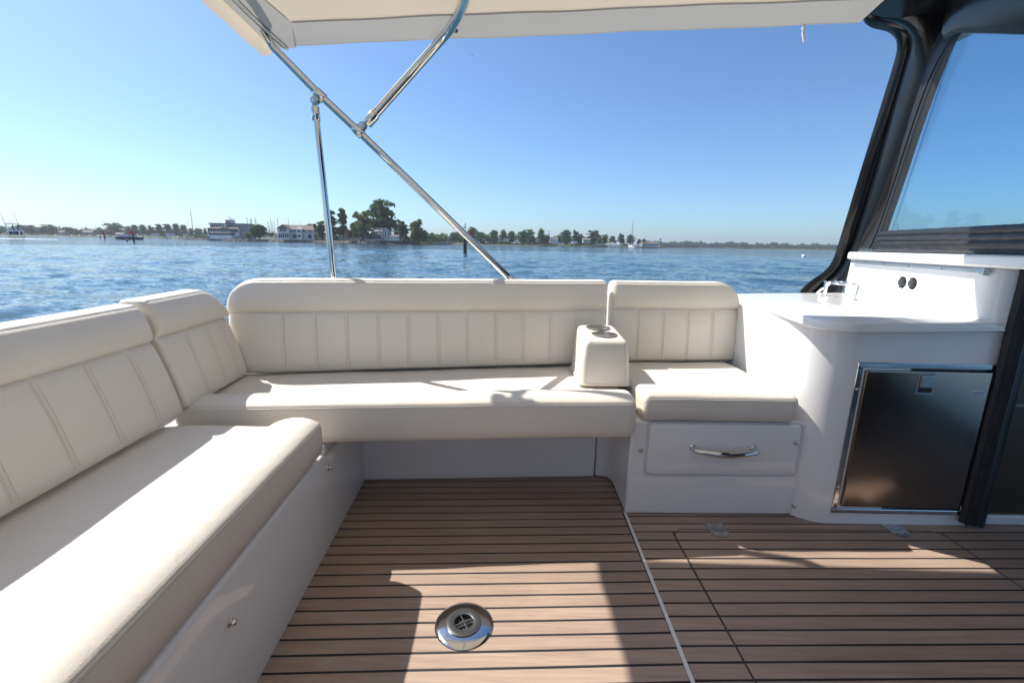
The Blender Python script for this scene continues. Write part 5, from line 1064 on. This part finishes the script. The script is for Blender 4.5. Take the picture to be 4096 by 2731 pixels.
for i, q in enumerate(ml):
    sailboat('sailboat moored behind the point, its bare mast %s from the left' % ORD[i+1], q[0], 380 + 9*(i % 4), mast_top(*q, 380 + 9*(i % 4)), R(70 + 20*(i % 3)), 9 + (i % 3), HULLW if i % 3 else HULLD, 'masts behind the point', i % 2 == 0)
# people
def person(label, h, loc, top_m, parentless=True, arms=0):
    """small standing figure: one skinned body with head, shirt and trousers"""
    t = thing('person', label, 'person', loc); k = h/1.75
    me = bpy.data.meshes.new('body')
    V = [(0,0,0.95),(0,0,1.20),(0,0,1.42),(0,0,1.52),(0,0,1.64),(-.10,0,0.90),(-.11,0.02,0.50),(-.12,0,0.07),(-.12,-.12,0.04),(.10,0,0.90),(.11,0.02,0.50),(.12,0,0.07),(.12,-.12,0.04),(-.19,0,1.40),(-.25,-.02,1.12),(-.22,-.16,0.92),(.19,0,1.40),(.25,-.02,1.12),(.22,-.16,0.92)]
    Ed = [(0,1),(1,2),(2,3),(3,4),(0,5),(5,6),(6,7),(7,8),(0,9),(9,10),(10,11),(11,12),(2,13),(13,14),(14,15),(2,16),(16,17),(17,18)]
    rad = [.15,.15,.13,.06,.105,.10,.07,.05,.04,.10,.07,.05,.04,.07,.05,.04,.07,.05,.04]
    me.from_pydata([(a*k, b*k, c*k) for a, b, c in V], Ed, []); o = bpy.data.objects.new('body', me); link(o); o.parent = t
    sk_ = o.modifiers.new('skin', 'SKIN'); sv = me.skin_vertices[0].data
    for i, r_ in enumerate(rad): sv[i].radius = (r_*k, r_*k*0.8)
    sv[0].use_root = True; o.modifiers.new('sub', 'SUBSURF').levels = 1; me.materials.append(top_m)
    MB().lathe([(0, -0.02*k), (0.10*k, 0.0), (0.115*k, 0.06*k), (0.08*k, 0.12*k), (0, 0.135*k)], (loc[0], loc[1], loc[2]+1.64*k), 10).build('hair', DARKC, t, smooth=60)
    return t
# sport-fishing yacht, seen from astern
Y = 140.0
def MX(zx): return gx(Z1(zx, 0)[0], Y)
def MZ(zy): return at(*Z1(135, zy), Y).z
xm = MX(137); hw = (MX(216)-MX(58))/2; yt = thing('motor_yacht', 'white sport-fishing yacht seen from astern at the left edge', 'yacht', (xm, Y, SEA))
rows = []
for i, (dy, wf, zt_) in enumerate(((0, 0.97, MZ(341)), (0.15, 1.0, MZ(340)), (4, 1.05, MZ(336)), (9, 1.0, MZ(326)), (13, 0.62, MZ(318)), (15.5, 0.05, MZ(312)))):
    rows.append([(xm-hw*wf, Y+dy, zt_), (xm-hw*wf*0.96, Y+dy, SEA+0.3), (xm-hw*wf*0.7, Y+dy, SEA-0.5), (xm+hw*wf*0.7, Y+dy, SEA-0.5), (xm+hw*wf*0.96, Y+dy, SEA+0.3), (xm+hw*wf, Y+dy, zt_)])
mb = MB().grid(rows); mb.f.append(tuple(range(6))); mb.m.append(0); mb.build('hull', HULLC, yt, smooth=30)
box(yt, 'cockpit_sole', HULLW, xm-hw*0.9, xm+hw*0.9, Y+0.2, Y+4, MZ(352), MZ(351))
for s_ in (-1, 1): box(yt, 'cabin_side', HULLW, xm+s_*hw*0.86-0.35, xm+s_*hw*0.86+0.35, Y+4, Y+10.5, MZ(352), MZ(310))
box(yt, 'cabin_bulkhead', DARKC, xm-hw*0.80, xm+hw*0.80, Y+4.6, Y+4.8, MZ(352), MZ(312)); box(yt, 'cabin_roof', HULLW, xm-hw*0.95, xm+hw*0.95, Y+3.2, Y+10.8, MZ(312), MZ(303))
for s_ in (-1, 1):
    box(yt, 'bulkhead_mullion', HULLW, xm+s_*hw*0.33-0.14, xm+s_*hw*0.33+0.14, Y+4.45, Y+4.59, MZ(350), MZ(313)); box(yt, 'flybridge_side', HULLW, xm+s_*hw*0.72-0.2, xm+s_*hw*0.72+0.2, Y+4, Y+9, MZ(303), MZ(287))
box(yt, 'flybridge_console', HULLW, xm-hw*0.7, xm+hw*0.6, Y+8.4, Y+9.2, MZ(303), MZ(276)); box(yt, 'helm_seat', HULLW, xm-hw*0.05, xm+hw*0.25, Y+5.8, Y+6.4, MZ(302.5), MZ(286))
box(yt, 'hardtop', HULLW, xm-hw*0.98, xm+hw*0.52, Y+4.2, Y+9, MZ(248), MZ(243))
for sx in (-0.88, 0.45):
    for dy in (4.6, 8.6): MB().tube([(xm+hw*sx*0.9, Y+dy, MZ(303)), (xm+hw*sx, Y+dy, MZ(248))], 0.07, 6).build('top_post', MAST, yt)
MB().tube([(xm-hw*0.2, Y+6, MZ(243)), (xm-hw*0.2, Y+6, MZ(228))], 0.09, 6).build('radar_mast', HULLW, yt); box(yt, 'radar_bar', HULLW, xm-hw*0.55, xm+hw*0.12, Y+5.9, Y+6.1, MZ(231), MZ(228.5))
for a, b in (((62, 300), (31, 88)), ((72, 290), (42, 150)), ((183, 255), (136, 93)), ((180, 300), (158, 150))): MB().tube([(MX(a[0]), Y+6.5, MZ(a[1])), (MX(b[0]), Y+6.0, MZ(b[1]))], [0.07, 0.03], 6).build('outrigger', MAST, yt)
box(yt, 'swim_platform', HULLW, xm-hw*0.9, xm+hw*0.9, Y-0.9, Y-0.01, SEA+0.12, SEA+0.25)
YR = math.atan2(-xm, Y); yt.rotation_euler = (0, 0, YR); yt.scale = (math.cos(YR), 1, 1)
def YP(x, y, z): v = Matrix.Rotation(YR, 3, 'Z') @ Vector(((x-xm)*math.cos(YR), y-Y, 0)); return (xm+v.x, Y+v.y, z)
TEAL = pmat('teal_shirt', (0.04, 0.22, 0.26), 0.85, var=0.1); WHT = pmat('white_shirt', (0.6, 0.6, 0.6), 0.85, var=0.1)
person('person in dark clothes at the flybridge helm of the yacht', 1.75, YP(MX(122), Y+7.2, MZ(302.5)), DARKC)
person('person in dark clothes standing at the right side of the yacht flybridge', 1.7, YP(MX(165), Y+5.2, MZ(302.5)), DARKC)
person('person in teal shirt in the cockpit of the yacht', 1.7, YP(MX(132), Y+3.2, MZ(351)), TEAL)
person('person in white shirt in the cockpit at the right side of the yacht', 1.7, YP(MX(170), Y+2.4, MZ(351)), WHT)
fo = MB(); g = random.Random(2)
for k in range(420):
    f_2 = g.random()**1.4; y = Y - 1 - f_2*9; x = xm + g.uniform(-1, 1)*(2.6 + f_2*9) + 2*f_2; r_ = g.uniform(0.15, 0.55); q_ = YP(x, y, 0); fo.lathe([(r_, -0.04), (r_*0.7, 0.10), (0, 0.16)], (q_[0], q_[1], SEA + g.uniform(-.02, .05)), 6)
tag(fo.build('wake', FOAM, smooth=60), 'white foam of the wake behind the yacht', 'wake', None, 'stuff')
# small boat behind the marker
Y = 150.0; bt = thing('work_boat', 'low dark-hulled boat behind the nearer red marker', 'boat', (0, 0, 0)); hullform(8.5, 2.6, 0.85, 0.2).build('hull', HULLD, bt, smooth=40)
MB().box((-0.6, -0.8, 0.85), (2.2, 0.8, 1.45)).build('cabin', HULLW, bt); MB().box((-2.2, -0.9, 1.5), (2.0, 0.9, 1.6)).build('sunshade', HULLW, bt)
MB().box((-0.5, -0.82, 1.05), (2.0, -0.801, 1.35)).build('cabin_window', PANE, bt)
for x in (-2.1, 1.9):
    for y in (-0.8, 0.8): MB().tube([(x, y, 0.8), (x, y, 1.5)], 0.03, 5).build('post', MAST, bt)
place(bt, gx(Z1(1094, 0)[0], 200), 200, R(180), 1.35)
for i, (zx, zy, Y_, lab) in enumerate(((1760, 352, 395, 'white motorboat moored left of the low boathouse'), (1790, 352, 393, 'white cabin boat moored beside the low boathouse'), (1265, 350, 385, 'small white skiff off the right-hand shore'))):
    t = thing('motor_boat', lab, 'boat', (0, 0, 0)); hullform(7, 2.4, 0.9, 0.25).build('hull', HULLW, t, smooth=40); MB().box((-0.8, -0.8, 0.9), (1.6, 0.8, 1.8 if i else 1.5)).build('cabin', HULLW, t); MB().box((-0.7, -0.82, 1.1), (1.5, -0.805, 1.4)).build('cabin_window', PANE, t)
    place(t, gx(Z3(zx, 0)[0], Y_), Y_, R(160*i+20), 1.1 if i < 2 else 0.6)
lb_ = thing('lift_boat', 'small boat hanging on a lift by the pier right of the point', 'boat', (0, 0, 0)); hullform(7, 2.4, 0.9, 0.2).build('hull', HULLW, lb_, smooth=40); MB().box((-3.2, -1.1, 0.92), (2.2, 1.1, 1.25)).build('dark_cover', HULLD, lb_); place(lb_, gx(Z2(2262, 0)[0], 262), 262, 0); lb_.location.z = SEA + 0.9
# ---- channel markers
def marker(label, zf, zx, zb, zt_, Y_, board, post_w, bw, tilt=0.0, green=False, light=False):
    x = gx(zf(zx, 0)[0], Y_); z1 = at(*zf(zx, zt_), Y_).z; t = thing('channel_marker', label, 'channel marker', (x, Y_, SEA))
    MB().tube([(x + tilt*2, Y_, SEA-0.8), (x, Y_, z1 - (bw*0.75 if not light else 0.4))], post_w, 10).build('pile', PILE, t, smooth=60)
    if light: return t, x, z1
    c = Vector((x, Y_-post_w-0.08, z1 - bw*0.55))
    if green: MB().obox(c, (bw/2, 0, 0), (0, 0.04, 0), (0, 0, bw/2)).build('dayboard', GREENP, t)
    else: MB().add([c + Vector((-bw*0.6, -0.04, -bw*0.5)), c + Vector((bw*0.6, -0.04, -bw*0.5)), c + Vector((0, -0.04, bw*0.55)), c + Vector((-bw*0.6, 0.04, -bw*0.5)), c + Vector((bw*0.6, 0.04, -bw*0.5)), c + Vector((0, 0.04, bw*0.55))], [(0,1,2),(5,4,3),(0,3,4,1),(1,4,5,2),(2,5,3,0)]).build('dayboard', REDP, t)
    return t
marker('red triangle channel marker on a dark pile, nearer of two at left', Z1, 1143, 398, 292, 117, 1, 0.20, 1.15, -0.1)
marker('small red triangle channel marker farther away at left', Z1, 893, 368, 305, 190, 1, 0.24, 1.15)
marker('small green square channel marker left of the farther red one', Z1, 857, 357, 316, 260, 1, 0.22, 1.0, 0, True)
op = thing('leaning_pile', 'short leaning old pile beside the nearer red marker', 'pile', (gx(Z1(1085, 0)[0], 118), 118, SEA)); xx0 = op.location.x; MB().tube([(xx0+0.12, 118, SEA-0.8), (xx0-0.18, 118, SEA+0.85)], 0.2, 10).build('pile', MAST, op, smooth=60)
op2 = thing('far_pile', 'thin distant pile off the far left shore right of the red markers', 'pile', (gx(Z1(1430, 0)[0], 320), 320, SEA)); MB().tube([(op2.location.x, 320, SEA-0.8), (op2.location.x, 320, SEA+2.0)], 0.22, 8).build('pile', PILE, op2)
t, x, z1 = marker('large lighted channel marker with red triangle behind the steel tube', Z3, 377, 420, 152, 68, 1, 0.245, 1, 0, False, True)
zz = lambda v: at(*Z3(377, v), 68).z
t.children[0].data.transform(Matrix.Translation((0, 0, 0)))
bpy.data.objects.remove(t.children[0]); MB().tube([(x, 68, SEA-1), (x, 68, zz(232))], 0.26, 14).build('pile', PILE, t, smooth=60)
MB().box((x-0.5, 67.6, zz(232)), (x+0.5, 68.4, zz(226))).build('platform', PILE, t); MB().tube([(x+0.02, 68, zz(226)), (x+0.02, 68, zz(165))], 0.04, 8).build('lamp_pole', MAST, t)
MB().box((x-0.22, 67.8, zz(192)), (x+0.18, 68.2, zz(183))).build('battery_box', PLAST, t); MB().lathe([(0.10, 0), (0.13, 0.05), (0.13, 0.28), (0.06, 0.36), (0, 0.37)], (x+0.02, 68, zz(168)), 12).build('lantern', WHITEP, t, smooth=50)
rx = gx(Z3(428, 0)[0], 68)
c = Vector((rx, 67.9, zz(233))); hh2 = (zz(200)-zz(266))/2; ww2 = 0.32; MB().add([c + Vector((-ww2, -0.03, -hh2)), c + Vector((ww2, -0.03, -hh2)), c + Vector((0.06, -0.03, hh2)), c + Vector((-ww2, 0.03, -hh2)), c + Vector((ww2, 0.03, -hh2)), c + Vector((0.06, 0.03, hh2))], [(0,1,2),(5,4,3),(0,3,4,1),(1,4,5,2),(2,5,3,0)]).build('dayboard', REDP, t)
MB().obox(((x+rx)/2, 68, zz(250)), ((rx-x)/2, 0, 0), (0, 0.05, 0), (0, 0, 0.05)).build('board_arm', PILE, t)
for zx_ in (360, 388): MB().tube([(gx(Z3(zx_, 0)[0], 68), 67.7, zz(316)), (gx(Z3(zx_, 0)[0], 68), 67.7, zz(418))], 0.02, 6).build('ladder_rail', MAST, t)
# ---- piers and piles
def pier(label, zf, xs0, xs1, ztop, zb, Y_, n):
    x0, x1 = gx(zf(xs0, 0)[0], Y_), gx(zf(xs1, 0)[0], Y_); zt_ = at(*zf((xs0+xs1)/2, ztop), Y_).z; t = thing('pier', label, 'pier', ((x0+x1)/2, Y_, SEA)); MB().box((x0, Y_, zt_-0.25), (x1, Y_+1.6, zt_)).build('walkway', PILE, t)
    for k in range(n): x = x0 + (x1-x0)*(k+0.5)/n; MB().tube([(x, Y_-0.2, SEA-0.6), (x, Y_-0.2, zt_+random.uniform(0.1, 0.9))], 0.16, 6).build('pile', PILE, t)
pier('low wooden pier right of the point, below the boat lift', Z2, 1900, 2350, 552, 568, 258, 16)
sw = thing('seawall', 'dark timber seawall along the grassy point', 'wall', (gx(Z2(1750, 0)[0], 250), 250, SEA)); zt_ = at(*Z2(1750, 540), 250).z; MB().box((gx(Z2(1480, 0)[0], 249), 249, SEA-0.6), (gx(Z2(2000, 0)[0], 249), 249.5, zt_)).build('timber_face', PILE, sw)
pier('long pier with mooring piles right of the brown clubhouse', Z4, 330, 530, 252, 262, 405, 18)
pier('far end pier with tall mooring piles off the clubhouse', Z4, 548, 700, 254, 263, 400, 12)
pier('dark dock along the right-hand shore below the boathouse', Z3, 1690, 2060, 352, 362, 394, 22)
for i, (zx, zy, lab) in enumerate(((665, 271, 'left of the three white mooring buoys off the right-hand piers'), (985, 275, 'middle of the three white mooring buoys off the far shore'), (1690, 343, 'nearest white mooring buoy on open water at right'))):
    d_px = Z4(zx, zy); Y_ = 1800*1.37/max(6, d_px[1]-HOR(d_px[0])); t = thing('mooring_buoy', lab, 'buoy', (gx(d_px[0], Y_), Y_, SEA)); MB().lathe([(0, -0.25), (0.30, -0.1), (0.36, 0.1), (0.28, 0.32), (0.08, 0.42), (0, 0.42)], t.location, 14).build('float', HULLW, t, smooth=60)
bird = MB(); bx_ = at(1889, 221, 60); bird.add([bx_ + Vector(v) for v in ((-0.18, 0, 0.05), (-0.05, -0.06, 0), (-0.05, 0.06, 0), (0.05, -0.05, 0), (0.05, 0.05, 0), (0.2, 0, 0.06), (0, -0.15, -0.02), (0, 0.15, -0.02), (0, 0, 0.05), (0, 0, -0.07))], [(0,1,2),(1,3,8),(3,4,8),(4,2,8),(2,1,8),(3,5,4),(1,9,3),(4,9,2),(1,6,3),(2,4,7),(1,2,9),(3,9,4)])
tag(bird.build('bird', DARKC, loc=bx_), 'tiny dark bird flying in the blue sky', 'bird')

# ================================================================== haze
hz = MB().box((-7500, -7500, SEA-1.2), (7500, 7500, 32)).build('haze', [], None)
hm = bpy.data.materials.new('haze_air'); hm.use_nodes = True; N, L = nodes(hm); N.remove(N['Principled BSDF']); pv = N.new('ShaderNodeVolumePrincipled')
pv.inputs['Color'].default_value = (0.80, 0.88, 1.0, 1); pv.inputs['Density'].default_value = 0.00022; pv.inputs['Anisotropy'].default_value = 0.2; L.new(pv.outputs[0], N['Material Output'].inputs['Volume'])
hz.data.materials.append(hm); tag(hz, 'thin bluish haze over the river', 'haze', None, 'stuff')
